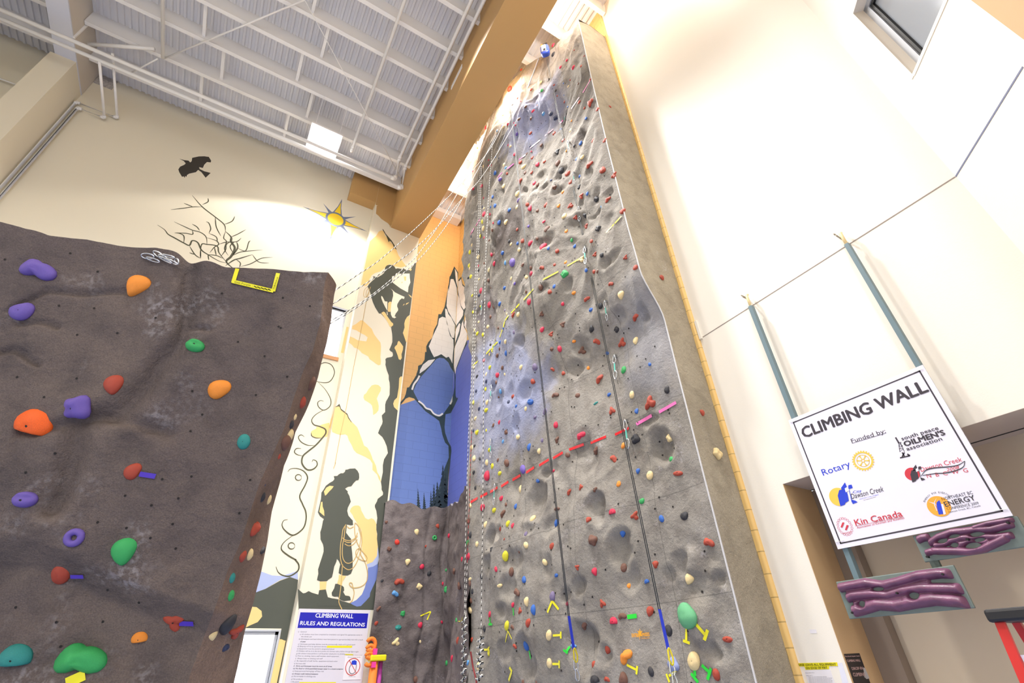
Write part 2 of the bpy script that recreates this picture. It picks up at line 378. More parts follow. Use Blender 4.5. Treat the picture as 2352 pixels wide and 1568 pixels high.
# white steel beam on the left pilaster, tan boxed beam on the right one
b = empty('steel_roof_beam', (-6.06, 10.25, 14.1), 'deep white steel roof beam running to the left pilaster', 'beam')
MB().box((-6.27, Y0+.01, 14.1), (-5.85, YB-.01, 14.14)).build('bottom_flange', mat('flange_white_window_lit', '#d6d8e2', .45), b)  # bluish window light from below put into the flange colour
MB().box((-6.27, Y0+.01, 14.14), (-5.85, YB-.01, ZD+.03)).build('web', mat('web_white_warm', '#cfc6ba', .5), b)  # same white beam, browner copy of the paint for its side
MB().obox((-5.83, 9.6, 14.5), (.02, 0, 0), (0, .02, 0), (0, 0, .4)).obox((-5.835, 8.2, 14.5), (.015, 0, 0), (0, .02, 0), (0, 0, .4)).build('stiffener', m_steel, b)
struct('beam_1', MB().box((2.36, Y0+.01, 13.25), (3.33, YP, ZD+.03)), m_tan)
struct('beam_2', MB().box((.94, YP, 14.09), (1.77, YB, ZD)), m_tan)
# pilasters
struct('pilaster_left', MB().box((-6.35, 10.25, 0), (-5.86, YB, 14.1)), m_cream)
pil = struct('pilaster_right', MB().box((1.77, YP, 0), (3.31, YB, 13.25)).box((1.77, YP, 13.25), (2.36, YB, ZD)), m_cream)
MB().box((-5.84, YB-.02, 14.75), (-5.45, YB, ZD)).build('wall_bracket', mat('concrete_patch', '#b9b0a8', .8, noise=.3, nscale=30), wall_back)

# ---------------------------------------------------------------- pipes
def pipe(name, pts, r, label, m=m_pipe, fit=True):
    e = MB().tube(pts, r, 10)
    if fit:
        for i in range(1, len(pts)-1):
            a, b2, c = Vector(pts[i-1]), Vector(pts[i]), Vector(pts[i+1])
            e.tube([b2+(a-b2).normalized()*r*2.6, b2], r*1.3, 10); e.tube([b2, b2+(c-b2).normalized()*r*2.6], r*1.3, 10)
    o = e.build(name, m, None, True); return tag(o, label, 'pipe')
pipe('sprinkler_pipe', [(X0+.02, 9.53, 13.6), (2.20, 9.53, 13.6), (2.20, 9.45, 14.52), (2.22, -5, 14.52)], .045, 'white pipe nearest the mural wall turning along the tan beam')
pipe('sprinkler_pipe', [(X0+.02, 9.31, 13.6), (1.92, 9.31, 13.6), (1.94, 9.25, 14.52), (1.97, -5, 14.52)], .045, 'white pipe just inside the outer pipe, turning along the tan beam')
pipe('sprinkler_pipe', [(-4.19, -5, 14.5), (-4.19, 9.4, 14.5)], .04, 'straight white branch pipe near the white steel beam')
pipe('sprinkler_pipe', [(.60, -5, 14.5), (.60, 9.6, 14.5), (.60, 9.6, 14.35)], .04, 'straight white branch pipe crossing above the bright lamp')
pipe('drop_pipe', [(-5.14, 9.53, 13.55), (-5.14, 11.08, 13.5), (-5.68, 11.08, 13.5), (-5.68, 11.08, 0)], .03, 'white pipe dropping from the roof into the pilaster corner, lower elbow')
pipe('drop_pipe', [(-4.95, 9.31, 13.75), (-4.95, 11.12, 13.72), (-5.80, 11.12, 13.72), (-5.80, 11.12, 0)], .03, 'white pipe dropping into the pilaster corner, upper elbow')
pipe('drop_pipe', [(-7.3, 9.53, 13.6), (-7.3, 11.1, 13.5), (-6.7, 11.1, 13.5), (-6.7, 11.1, 9)], .028, 'thin white pipe loop on the dark wall left of the pilaster')
P = lambda x, y, z: hz(x, y, z)
pipe('brace_tube', [P(203, 101, 14.55), P(355, 112, 14.62)], .045, 'short white brace tube from the white beam to a purlin', fit=False)
pipe('brace_rod', [P(375, 135, 14.6), P(700, 0, 14.6)], .02, 'thin white diagonal rod crossing the roof purlins', fit=False)
pipe('tie_rod', [P(700, 0, 14.45), P(921, 410, 14.45)], .010, 'very thin white tie rod running to the corner of the tan beam', fit=False)
pipe('brace_rod', [P(300, 168, 14.6), P(362, 135, 14.6)], .018, 'short faint white rod below the brace tube', fit=False)

# ---------------------------------------------------------------- hanging lamp
lc = Vector((-.17, 9.45, 14.0))
L0 = empty('high_bay_lamp', lc, 'glowing square high-bay lamp hanging under the roof before the mural wall', 'lamp')
hb = MB().box((lc.x-.42, lc.y-.44, lc.z+.06), (lc.x+.42, lc.y+.44, lc.z+.14)); hb.build('housing', m_steel, L0, bevel=.01)
for s in (-1, 1):
    MB().box((lc.x-.40, lc.y+s*.22-.19, lc.z), (lc.x+.40, lc.y+s*.22+.19, lc.z+.06)).build('lens', mat('lamp_lens_glow', '#ffffff', .4, emit=9), L0, bevel=.02)
for xx in (-.32, .32):
    for yy in (-.4,): MB().tube([(lc.x+xx, lc.y+yy, lc.z+.14), (lc.x+xx, lc.y+yy-.55, ZP)], .008, 6).build('hanger_rod', m_steel, L0)

lamp_l = bpy.data.lights.new('lamp_beam', 'SPOT'); lamp_l.energy = 1150; lamp_l.spot_size = math.radians(127); lamp_l.spot_blend = .16; lamp_l.shadow_soft_size = .28; lamp_l.color = (1, .97, .92)
lo_ = bpy.data.objects.new('lamp_beam', lamp_l); COL.objects.link(lo_); lo_.location = (.1, 9.45, 13.97)
# ================================================================ CLIMBING TOWER SURFACE
TZ = np.array([0, 3.1, 4.16, 5.3, 6.1, 7.13, 9.0, 11.13, 13.7, 15.2])
TY = np.array([3.25, 3.6, 4.2, 4.6, 5.0, 5.4, 6.0, 6.5, 7.1, 7.6, 8.2, 9.5])
TX = np.array([
 [4.34, 4.34, 4.30, 4.24, 4.15, 4.08, 4.04, 4.02, 4.00, 4.00, 4.00, 4.0],
 [4.37, 4.37, 4.31, 4.22, 4.12, 4.04, 3.98, 3.97, 3.99, 4.00, 4.00, 4.0],
 [4.38, 4.40, 4.39, 4.32, 4.22, 4.14, 4.11, 4.10, 4.05, 4.03, 4.01, 4.0],
 [4.39, 4.39, 4.38, 4.30, 4.20, 4.10, 4.05, 4.05, 4.03, 4.02, 4.00, 4.0],
 [4.14, 4.15, 4.18, 4.12, 4.02, 3.97, 3.94, 3.97, 4.03, 4.03, 4.00, 4.0],
 [4.10, 4.08, 4.07, 3.97, 3.85, 3.81, 3.80, 3.88, 4.01, 4.04, 4.02, 4.0],
 [4.08, 4.07, 4.07, 3.98, 3.86, 3.80, 3.76, 3.82, 3.93, 3.98, 3.97, 3.97],
 [4.08, 4.12, 4.11, 4.01, 3.90, 3.80, 3.68, 3.64, 3.75, 3.83, 3.86, 3.86],
 [4.10, 4.10, 4.08, 4.00, 3.90, 3.80, 3.70, 3.66, 3.75, 3.85, 3.90, 3.90],
 [4.12, 4.12, 4.08, 4.00, 3.90, 3.80, 3.70, 3.66, 3.75, 3.85, 3.90, 3.90]])
def tbase(y, z):
    y = np.asarray(y, float); z = np.asarray(z, float)
    iy = np.clip(np.searchsorted(TY, y)-1, 0, len(TY)-2); iz = np.clip(np.searchsorted(TZ, z)-1, 0, len(TZ)-2)
    fy = np.clip((y-TY[iy])/(TY[iy+1]-TY[iy]), 0, 1); fz = np.clip((z-TZ[iz])/(TZ[iz+1]-TZ[iz]), 0, 1)
    fz = fz*fz*(3-2*fz)
    return (TX[iz, iy]*(1-fy)+TX[iz, iy+1]*fy)*(1-fz)+(TX[iz+1, iy]*(1-fy)+TX[iz+1, iy+1]*fy)*fz
def _march(px, py, fn):
    d = ray(px, py); a, b = 2.8, 5.2
    for _ in range(24):
        m = (a+b)/2; p = EYE+d*(m/d.x)
        if p.x-float(fn(p.y, p.z)) > 0: b = m
        else: a = m
    return EYE+d*(a/d.x)
POCK = []
for (px, py, rp, dep) in [(1237, 1151, 24, .11), (1252, 1096, 12, .07), (1377, 1162, 22, .12), (1345, 1052, 30, .06), (1522, 1020, 28, .09), (1432, 1262, 26, .09), (1128, 1242, 20, .09),
     (1265, 1205, 18, .05), (1330, 795, 17, .06), (1318, 850, 15, .06), (1210, 900, 16, .06), (1155, 915, 16, .06), (1192, 780, 12, .06), (1396, 606, 14, .04), (1310, 655, 12, .05), (1395, 690, 16, .04), (1490, 725, 15, .06), (1425, 730, 16, .05),
     (1252, 402, 9, .06), (1286, 410, 9, .06), (1256, 433, 9, .06), (1207, 444, 10, .06), (1236, 432, 5, .05), (1230, 438, 4, .05), (1340, 314, 11, .07), (1400, 436, 9, .05), (1355, 400, 12, .06), (1375, 488, 9, .05), (1362, 497, 8, .04), (1298, 392, 7, .05), (1283, 440, 9, .05),
     (1170, 1345, 22, .06), (1260, 1300, 20, .05), (1330, 1340, 16, .05), (1300, 1360, 14, .04), (1450, 1330, 24, .05), (1340, 1480, 34, .09), (1210, 1510, 26, .07), (1120, 1300, 14, .06), (1395, 1500, 18, .05), (1560, 1290, 18, .04), (1660, 1330, 20, .04), (1530, 1310, 14, .03), (1600, 1420, 34, -.07), (1640, 1500, 20, .05), (1590, 1290, 22, -.04), (1640, 1300, 20, -.03)]:
    p = _march(px, py, tbase); dist = (p-EYE).dot(FW)
    POCK.append((p.y, p.z, rp*dist/FPX*1.15, rp*dist/FPX*1.25, dep))
_r = random.Random(5)
for k in range(70):
    POCK.append((_r.uniform(3.5, 8), _r.uniform(.3, 13), _r.uniform(.07, .2), _r.uniform(.08, .22), _r.uniform(.02, .06)))
def trelief(y, z):
    y = np.asarray(y, float); z = np.asarray(z, float); zero = np.zeros_like(y+z)
    Pn = np.stack([y+zero, z+zero, zero], -1)
    wx = vnoise(Pn*.7, 3)*.6; wz = vnoise(Pn*.7, 9)*.6
    d = .055*fbm(Pn*np.array([.9, .9, 1]), 3, 11)
    hi = np.clip((z-5.2)/2.5, 0, 1)
    s = (y+wx)*.89+(z+wz)*.45; t = -(y+wx)*.45+(z+wz)*.89
    fo = 1-np.abs(fbm(np.stack([s*2.6, t*.75, zero+4], -1), 2, 21))*1.7
    fo = np.clip(fo, -.2, 1)
    d = d+fo*(.014+.048*hi)
    lo = vnoise(np.stack([(y+wx)*2.1, (z+wz)*1.7, zero+9], -1), 31)
    d = d+.03*np.clip(lo, -.4, .6)*(1-.5*hi)
    sm = 1-np.abs(fbm(np.stack([s*7.5, t*3., zero+2], -1), 2, 41))*1.5
    d = d+.016*np.clip(sm, 0, 1)*(.35+.65*hi)
    yw = y+.07*vnoise(Pn*3.3, 55)+.03*vnoise(Pn*8, 57); zw = z+.07*vnoise(Pn*3.3, 56)+.03*vnoise(Pn*8, 58)
    for (cy, cz, ry, rz, dep) in POCK:
        q = ((yw-cy)/ry)**2+((zw-cz)/rz)**2
        d = d-dep*np.exp(-q*q*.9)+dep*.18*np.exp(-(np.sqrt(q)-1.35)**2*9)
    return d*np.clip((y-3.25)/.12, 0, 1)
def _table(fn, a0, a1, da, b0, b1, db):
    A = np.arange(a0, a1+da, da); B = np.arange(b0, b1+db, db); G_ = fn(A[:, None]+0*B[None, :], B[None, :]+0*A[:, None]); R_ = G_.tolist(); na, nb_ = len(A), len(B)
    def look(a, b):
        u = (float(a)-a0)/da; v = (float(b)-b0)/db; i = min(max(int(u), 0), na-2); j = min(max(int(v), 0), nb_-2); u = min(max(u-i, 0), 1); v = min(max(v-j, 0), 1)
        return (R_[i][j]*(1-u)+R_[i+1][j]*u)*(1-v)+(R_[i][j+1]*(1-u)+R_[i+1][j+1]*u)*v
    return look
def tsurf(y, z): return tbase(y, z)-trelief(y, z)
tlook = _table(tsurf, 3.2, 9.2, .02, 0, 15.2, .025); tsoft = _table(lambda y, z: tbase(y, z)-trelief(y, z)*.5, 3.2, 9.2, .05, 0, 15.2, .05)
def hit(px, py): return _march(px, py, tlook)
def tyend(z): return np.interp(z, [0, 4, 6.5, 7.5, 9, 10.3, 11.9, 14], [8.10, 8.12, 8.13, 8.2, 8.44, 8.56, 8.52, 8.42])
def ttop(y): return np.interp(y, [3.25, 3.7, 4.1, 4.8, 5.5, 7.2, 7.8, 8.4], [13.76, 13.95, 14.15, 14.5, 14.64, 14.64, 14.5, 13.95])
def grid_faces(nu, nv, off=0, flip=False):
    f = []
    for j in range(nv-1):
        for i in range(nu-1):
            a = off+j*nu+i; q = (a, a+1, a+nu+1, a+nu); f.append(q[::-1] if flip else q)
    return f
blue_daylight_t = [hit(1222, 275), hit(1150, 905), hit(1105, 860), hit(1200, 930), hit(1505, 760)]  # spots of bluish window daylight put into the rock tint
dark_t = [hit(1172, 520), hit(1150, 560), hit(1330, 318), hit(1120, 720), hit(1195, 443)]
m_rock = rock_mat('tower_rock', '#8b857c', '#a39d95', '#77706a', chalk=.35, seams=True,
    tint=[(*blue_daylight_t[0], 1.1, '#929bc4', .7), (*blue_daylight_t[1], 1.5, '#9aa3c8', .55), (*blue_daylight_t[2], .9, '#9aa5cc', .4), (*blue_daylight_t[3], .8, '#949ec6', .35), (*blue_daylight_t[4], 1.0, '#8e919f', .4),
          (*dark_t[0], .80, '#463d39', .9), (*dark_t[1], .6, '#463d39', .85), (*dark_t[2], .28, '#5d5550', .7), (*dark_t[3], .7, '#6a6468', .7), (*dark_t[4], .25, '#5d5550', .7)])
m_rock_side = rock_mat('tower_rock_side', '#a09683', '#b0a692', '#8f8675', chalk=.25, seams=False)
T = empty('climbing_tower', (4.5, 5.7, 0), 'tall grey sculpted rock climbing tower fixed to the block wall', 'climbing wall')
nu, nv = 175, 470
V = np.linspace(0, 1, nu)[None, :]; ZZ = np.linspace(0, 1, nv)[:, None]
yy = 3.25+V*4.95+0*ZZ; zt = ttop(yy); zz = zt*ZZ; yy = 3.25+V*(tyend(zz)-3.25)
xx = tsurf(yy, zz)
me = bpy.data.meshes.new('front_face')
me.from_pydata(np.stack([xx, yy, zz], -1).reshape(-1, 3).tolist(), [], grid_faces(nu, nv, flip=True)); me.update()
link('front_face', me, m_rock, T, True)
# right side panel, far side panel, top
def sidep(col, nw, yfun, name, m, amp):
    ys = yy[:, col]; zs = zz[:, col]; xs = xx[:, col]; vs = []
    for k in range(nw):
        f = k/(nw-1)
        for j in range(0, nv, 5):
            zq = zs[j]
            if col == 0: zq = zs[j]*(1+.018*math.sin(f*2.6)*(zs[j]/zs[-1]))
            vs.append((xs[j]+(XB-.002-xs[j])*f, ys[j]+yfun(f, zs[j]), zq))
    nr = len(range(0, nv, 5))
    vs2 = [(a, b+amp*float(vnoise(np.array([a*3, c*2, 1.]), 77))*math.sin(math.pi*min(1, i//nr/(nw-1))), c) for i, (a, b, c) in enumerate(vs)]
    me = bpy.data.meshes.new(name); me.from_pydata(vs2, [], [(i*nr+j, i*nr+j+1, (i+1)*nr+j+1, (i+1)*nr+j) for i in range(nw-1) for j in range(nr-1)]); me.update()
    o = link(name, me, m, T, True); return o
sidep(0, 12, lambda f, z: 0, 'side_panel', m_rock_side, .008)
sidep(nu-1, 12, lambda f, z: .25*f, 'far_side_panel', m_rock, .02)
vs = []
for i in range(0, nu, 3):
    vs += [(xx[-1, i], yy[-1, i], zz[-1, i]), ((xx[-1, i]+XB)/2, yy[-1, i], zz[-1, i]+.12), (XB-.002, yy[-1, i], zz[-1, i]+.05)]
n3 = len(vs)//3; me = bpy.data.meshes.new('top_panel'); me.from_pydata(vs, [], [(i*3+j, i*3+j+1, (i+1)*3+j+1, (i+1)*3+j) for i in range(n3-1) for j in (0, 1)]); link('top_panel', me, m_rock_side, T, True)
# pale arris along the right edge
pts = [(xx[j, 0]-.003, 3.249, zz[j, 0]) for j in range(0, nv, 4)]
MB().tube(pts, .010, 6).build('pale_edge', mat('pale_edge_grey', '#c3c2c4', .8), T, True)
def tnormal(p):
    e = .05; b = tsoft
    dy = (b(p.y+e, p.z)-b(p.y-e, p.z))/(2*e); dz = (b(p.y, p.z+e)-b(p.y, p.z-e))/(2*e)
    return Vector((-1, dy, dz)).normalized()
# bolt holes in the tower (one pattern)
hb = MB(); _r = random.Random(8)
for k in range(420):
    y = _r.uniform(3.4, 8.0); z = _r.uniform(.8, 13); p = Vector((float(tsurf(y, z)), y, z)); nn_ = tnormal(p); u = nn_.orthogonal().normalized(); w_ = nn_.cross(u); r = .013
    hb.add([p+nn_*.006+(u*math.cos(a)+w_*math.sin(a))*r for a in [i*math.pi/3 for i in range(6)]], [tuple(range(6))])
o = hb.build('bolt_holes', mat('bolt_hole_dark', '#1b1512', .8), T); o['kind'] = 'stuff'

# ================================================================ LOW ROCK WALL IN THE NOOK
NW = [Vector((3.20, 10.77)), Vector((4.70, 10.60)), Vector((4.40, 9.4)), Vector((4.06, 8.05))]
seg = [0]; 
for a, b in zip(NW, NW[1:]): seg.append(seg[-1]+(b-a).length)
def nplan(s):
    x = np.interp(s, seg, [p.x for p in NW]); y = np.interp(s, seg, [p.y for p in NW]); return x, y
def nrelief(s, z):
    zero = np.zeros_like(s+z); Pn = np.stack([s+zero+20, z+zero, zero], -1)
    d = .09*fbm(Pn*1.1, 4, 51)+.05*np.clip(1-np.abs(fbm(Pn*np.array([1.3, .8, 1]), 2, 61))*2.5, 0, 1)
    for c in (1.02, 1.42): d = d-.05*np.exp(-((s-c-.05*np.sin(z*3))/.03)**2)
    d = d-.10*np.clip((2.2-z)/.5, 0, 1)*np.clip((1.5-s)/.3, 0, 1)
    return d
def ntop(s): return 4.72+.05*np.sin(s*5)+.04*np.sin(s*13)
nu2, nv2 = 120, 140; S = np.linspace(0, seg[-1], nu2)[None, :]; Zv = np.linspace(0, 1, nv2)[:, None]; z2 = Zv*ntop(S); s2 = S+0*z2
px_, py_ = nplan(s2); d2 = nrelief(s2, z2); tx = np.gradient(nplan(S)[0][0]); ty = np.gradient(nplan(S)[1][0])
ln = np.hypot(tx, ty); nx = ty/ln; ny = -tx/ln
k_ = np.ones(9)/9; nx = np.convolve(np.pad(nx, 4, 'edge'), k_, 'valid'); ny = np.convolve(np.pad(ny, 4, 'edge'), k_, 'valid')
x2 = px_+nx[None, :]*d2; y2 = py_+ny[None, :]*d2
TR = empty('traverse_wall', (4.2, 10.4, 0), 'low dark grey rock climbing wall filling the foot of the blue nook', 'climbing wall')
m_rock_dk = rock_mat('nook_rock', '#6c6260', '#857b79', '#554c4b', chalk=.25, seams=False)
me = bpy.data.meshes.new('rock_face'); me.from_pydata(np.stack([x2, y2, z2], -1).reshape(-1, 3).tolist(), [], grid_faces(nu2, nv2, flip=True)); me.update(); link('rock_face', me, m_rock_dk, TR, True)
vs = []
for i in range(nu2):
    s = S[0, i]; bx = max(x2[-1, i], min(XB-.004, x2[-1, i]+.0)) if s < seg[1] else XB-.004; by = YB-.004 if s < seg[1] else y2[-1, i]
    vs += [(x2[-1, i], y2[-1, i], z2[-1, i]), (bx, by, z2[-1, i]+.03)]
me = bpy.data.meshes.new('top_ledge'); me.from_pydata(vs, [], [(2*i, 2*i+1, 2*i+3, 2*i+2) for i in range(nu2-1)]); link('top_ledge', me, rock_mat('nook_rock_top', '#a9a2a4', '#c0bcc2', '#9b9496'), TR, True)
def nook_surf(px, py):
    d = ray(px, py); best = None
    # march along the ray and test the side of the plan line
    t0 = 7.5/ d.y; prev = None
    for k in range(400):
        t = (7.6+k*.01)/d.y; p = EYE+d*t
        bd = 1e9; sgn = 0; ss = 0
        for i in range(3):
            a, b = NW[i], NW[i+1]; ab = b-a; q = Vector((p.x, p.y))-a; u = max(0, min(1, q.dot(ab)/ab.length_squared)); dd = (q-ab*u).length
            if dd < bd: bd = dd; ss = seg[i]+u*ab.length; nrm = Vector((ab.y, -ab.x)).normalized(); sgn = (q-ab*u).dot(nrm)
        h = sgn-float(nrelief(np.array(ss), np.array(p.z)))
        if h < 0: return p, Vector((nrm.x, nrm.y, 0))
    return p, Vector((0, -1, 0))

# ================================================================ BOULDER, NEAR LEFT
B_IN = [(757, 618), (751, 632), (745, 664), (736, 738), (718, 806), (697, 850), (677, 908), (656, 976), (631, 1033), (597, 1108), (573, 1183), (553, 1245), (525, 1306), (502, 1374), (478, 1442), (440, 1545)]
B_OUT = [(758, 617), (757, 630), (754, 653), (748, 730), (745, 790), (728, 850), (712, 895), (682, 975), (657, 1033), (641, 1111), (624, 1176), (614, 1244), (600, 1313), (580, 1391), (563, 1446), (545, 1535)]
def bplane(x, z): return 2.4+.33*(3.6-z)+.35*(.2-x)
def b_hit_plane(px, py, off=0):
    d = ray(px, py); t = (2.4+off+.33*2.0+.35*.2)/(d.y+.33*d.z+.35*d.x); return EYE+d*t
def curve_pts(lst): return [b_hit_plane(*q) for q in lst]
groove = [(p.x, p.z) for p in curve_pts([(445, 598), (437, 660), (432, 720), (410, 790), (370, 850), (330, 905), (290, 940), (235, 965), (190, 1000), (165, 1060), (140, 1120), (118, 1160)])]
groove2 = [(p.x, p.z) for p in curve_pts([(60, 990), (120, 985), (190, 975), (240, 965), (300, 975), (350, 990), (390, 1003)])]
crack1 = [(p.x, p.z) for p in curve_pts([(30, 712), (60, 690), (110, 660), (170, 668), (230, 668), (300, 664)])]
crack2 = [(p.x, p.z) for p in curve_pts([(0, 812), (30, 803), (60, 812), (100, 833)])]
crack3 = [(p.x, p.z) for p in curve_pts([(45, 745), (80, 745), (115, 762)])]
ledge = curve_pts([(-200, 1215), (0, 1245), (90, 1240), (170, 1262), (250, 1300), (330, 1348), (400, 1372), (480, 1400)])
lgx = np.array([p.x for p in ledge]); lgz = np.array([p.z for p in ledge]); o_ = np.argsort(lgx); lgx = lgx[o_]; lgz = lgz[o_]
def dline(x, z, pl):
    best = np.full(np.broadcast(x, z).shape, 9.)
    for (ax, az), (bx, bz) in zip(pl, pl[1:]):
        vx, vz = bx-ax, bz-az; u = np.clip(((x-ax)*vx+(z-az)*vz)/(vx*vx+vz*vz), 0, 1)
        best = np.minimum(best, np.hypot(x-ax-u*vx, z-az-u*vz))
    return best
def brelief(x, z):
    """positive = towards the camera side"""
    x = np.asarray(x, float); z = np.asarray(z, float); zero = np.zeros_like(x+z); Pn = np.stack([x+zero+40, z+zero, zero], -1)
    wx = x+.03*vnoise(Pn*6, 71); wz = z+.03*vnoise(Pn*6, 72)
    d = .045*fbm(Pn*1.6, 3, 73)+.006*fbm(Pn*9, 3, 75)
    g = dline(wx, wz, groove); d = d-.050*np.exp(-(g/.045)**2)+.015*np.exp(-((g-.10)/.05)**2)
    d = d-.035*np.exp(-(dline(wx, wz, groove2)/.03)**2)
    for c in (crack1, crack2, crack3): d = d-.030*np.exp(-(dline(wx, wz, c)/.014)**2)
    lz = np.interp(x, lgx, lgz)+.02*vnoise(Pn*5, 76)
    d = d-.11*np.clip((lz-z)/.09, 0, 1)*np.clip(1.25-(lz-z)*.6, .5, 1)
    # shallow square pocket above the green hold
    p = b_hit_plane(462, 757); d = d-.035*np.clip(1.4-np.abs((x-p.x)/.05), 0, 1)*np.clip(1.4-np.abs((z-p.z)/.015), 0, 1)
    return d
def bsurf(x, z): return bplane(x, z)-brelief(x, z)
blook = _table(bsurf, -2.6, .5, .012, 0, 4.2, .012); bsoft = _table(lambda x, z: bplane(x, z)-brelief(x, z)*.6, -2.6, .5, .03, 0, 4.2, .03)
def bhit(px, py):
    d = ray(px, py); a = 1.0/d.length; p = b_hit_plane(px, py); t = (p-EYE).length/d.length; a, b = t-.6, t+.6
    for _ in range(22):
        m = (a+b)/2; q = EYE+d*m
        if q.y-blook(q.x, q.z) > 0: b = m
        else: a = m
    return EYE+d*a
def bnormal(p):
    e = .04; f = bsoft
    return Vector(((f(p.x+e, p.z)-f(p.x-e, p.z))/(2*e), -1, (f(p.x, p.z+e)-f(p.x, p.z-e))/(2*e))).normalized()
inn = curve_pts(B_IN); iz = np.array([p.z for p in inn][::-1]); ix = np.array([p.x for p in inn][::-1])
tops = curve_pts([(-260, 488), (-120, 500), (0, 520), (50, 530), (115, 550), (200, 553), (300, 570), (360, 575), (440, 595), (520, 612), (620, 617), (700, 622), (757, 618)])
tpx = np.array([p.x for p in tops]); tpz = np.array([p.z for p in tops])
BXL = -2.6; nub, nvb = 250, 300
U = np.linspace(0, 1, nub)[None, :]; Vv = np.linspace(0, 1, nvb)[:, None]
xe0 = .2; xg = BXL+(xe0-BXL)*U; zb = np.interp(xg, tpx, tpz)*Vv+0*U
xr = np.interp(zb, np.concatenate([[0], iz]), np.concatenate([[ix[0]-.05], ix])); xb = BXL+(xr-BXL)*U
yb = bsurf(xb, zb)
m_bould = rock_mat('boulder_rock', '#665a57', '#75675f', '#534a49', chalk=.28)
m_bould_side = rock_mat('boulder_rock_side_lit', '#7c6658', '#8a7466', '#675548', chalk=.3)  # lighter copy of the rock, the side's stronger light put into its colour
BO = empty('bouldering_wall', (-1.2, 3.6, 0), 'dark brown overhanging boulder wall with dark cracks, close on the left', 'climbing wall')
me = bpy.data.meshes.new('boulder_face'); me.from_pydata(np.stack([xb, yb, zb], -1).reshape(-1, 3).tolist(), [], grid_faces(nub, nvb)); me.update(); link('boulder_face', me, m_bould, BO, True)
# side face between the inner edge and the outer silhouette, then the back
offs = [.0, .12, .28, .45, .55, .55, .55, .55, .55, .55, .55, .55, .55, .55, .55, .55]
outer = [b_hit_plane(*q, off=o) for q, o in zip(B_OUT, offs)]
oz = np.array([p.z for p in outer][::-1]); ox = np.array([p.x for p in outer][::-1]); oy = np.array([p.y for p in outer][::-1])
vs = []; ns = 26; ezs = zb[:, -1]; exs = xb[:, -1]; eys = yb[:, -1]
otop = outer[0].z
for j in range(nvb):
    f = ezs[j]/ezs[-1]; zo = f*(otop) if f > .0 else 0
    zo = ezs[j]+max(0, ezs[j]-3.0)/(.63)*(0.0)
    X2 = float(np.interp(zo, oz, ox)) if zo > oz[0] else ox[0]; Y2 = float(np.interp(zo, oz, oy)) if zo > oz[0] else oy[0]
    for i in range(ns):
        u = i/(ns-1); q = Vector((exs[j], eys[j], ezs[j])).lerp(Vector((X2, Y2, zo)), u)
        am = math.sin(math.pi*u)*.035; q += Vector((.9, -.4, 0))*am*(1+.8*float(vnoise(np.array([u*3, zo*3, 5.]), 81)))
        vs.append(tuple(q))
me = bpy.data.meshes.new('boulder_side'); me.from_pydata(vs, [], grid_faces(ns, nvb)); me.update(); link('boulder_side', me, m_bould_side, BO, True)
SIDE_V = vs
# top lip: a rough slope running back, and a plain back
vs = []; nb = 7
for i in range(nub):
    x, y, z = xb[-1, i], yb[-1, i], zb[-1, i]
    for k in range(nb):
        u = k/(nb-1); vs.append((x+.04*u, y+1.0*u, z+(.03*float(vnoise(np.array([x*6, u*3, 3.]), 91))-.012)*math.sin(min(1, u*3)*math.pi/2)+.02*math.sin(u*3)-.10*u))
me = bpy.data.meshes.new('boulder_top'); me.from_pydata(vs, [], grid_faces(nb, nub)); me.update(); link('boulder_top', me, m_bould_side, BO, True)
hb = MB()
for (px, py) in [(162, 582), (225, 624), (12, 596), (270, 765), (178, 769), (217, 708), (136, 702), (40, 866), (177, 869), (510, 674), (650, 684), (645, 753), (547, 785), (712, 703), (608, 818), (660, 865), (442, 898), (588, 907), (465, 952), (438, 990), (127, 1041), (60, 1085), (288, 1138), (348, 1160), (440, 1094), (373, 1100), (410, 1144), (291, 1212), (397, 1203), (346, 1235), (404, 1259), (225, 1199), (248, 1354), (320, 1383), (237, 1427), (130, 1428), (358, 730), (102, 912), (550, 1178), (140, 1484), (37, 1394), (575, 1102), (640, 750)]:
    p = bhit(px, py); nn_ = bnormal(p); u = nn_.orthogonal().normalized(); w_ = nn_.cross(u); r = .0062
    hb.add([p+nn_*.003+(u*math.cos(a)+w_*math.sin(a))*r for a in [i*math.pi/4 for i in range(8)]], [tuple(range(8))])
o = hb.build('bolt_holes', MATS['bolt_hole_dark'], BO)
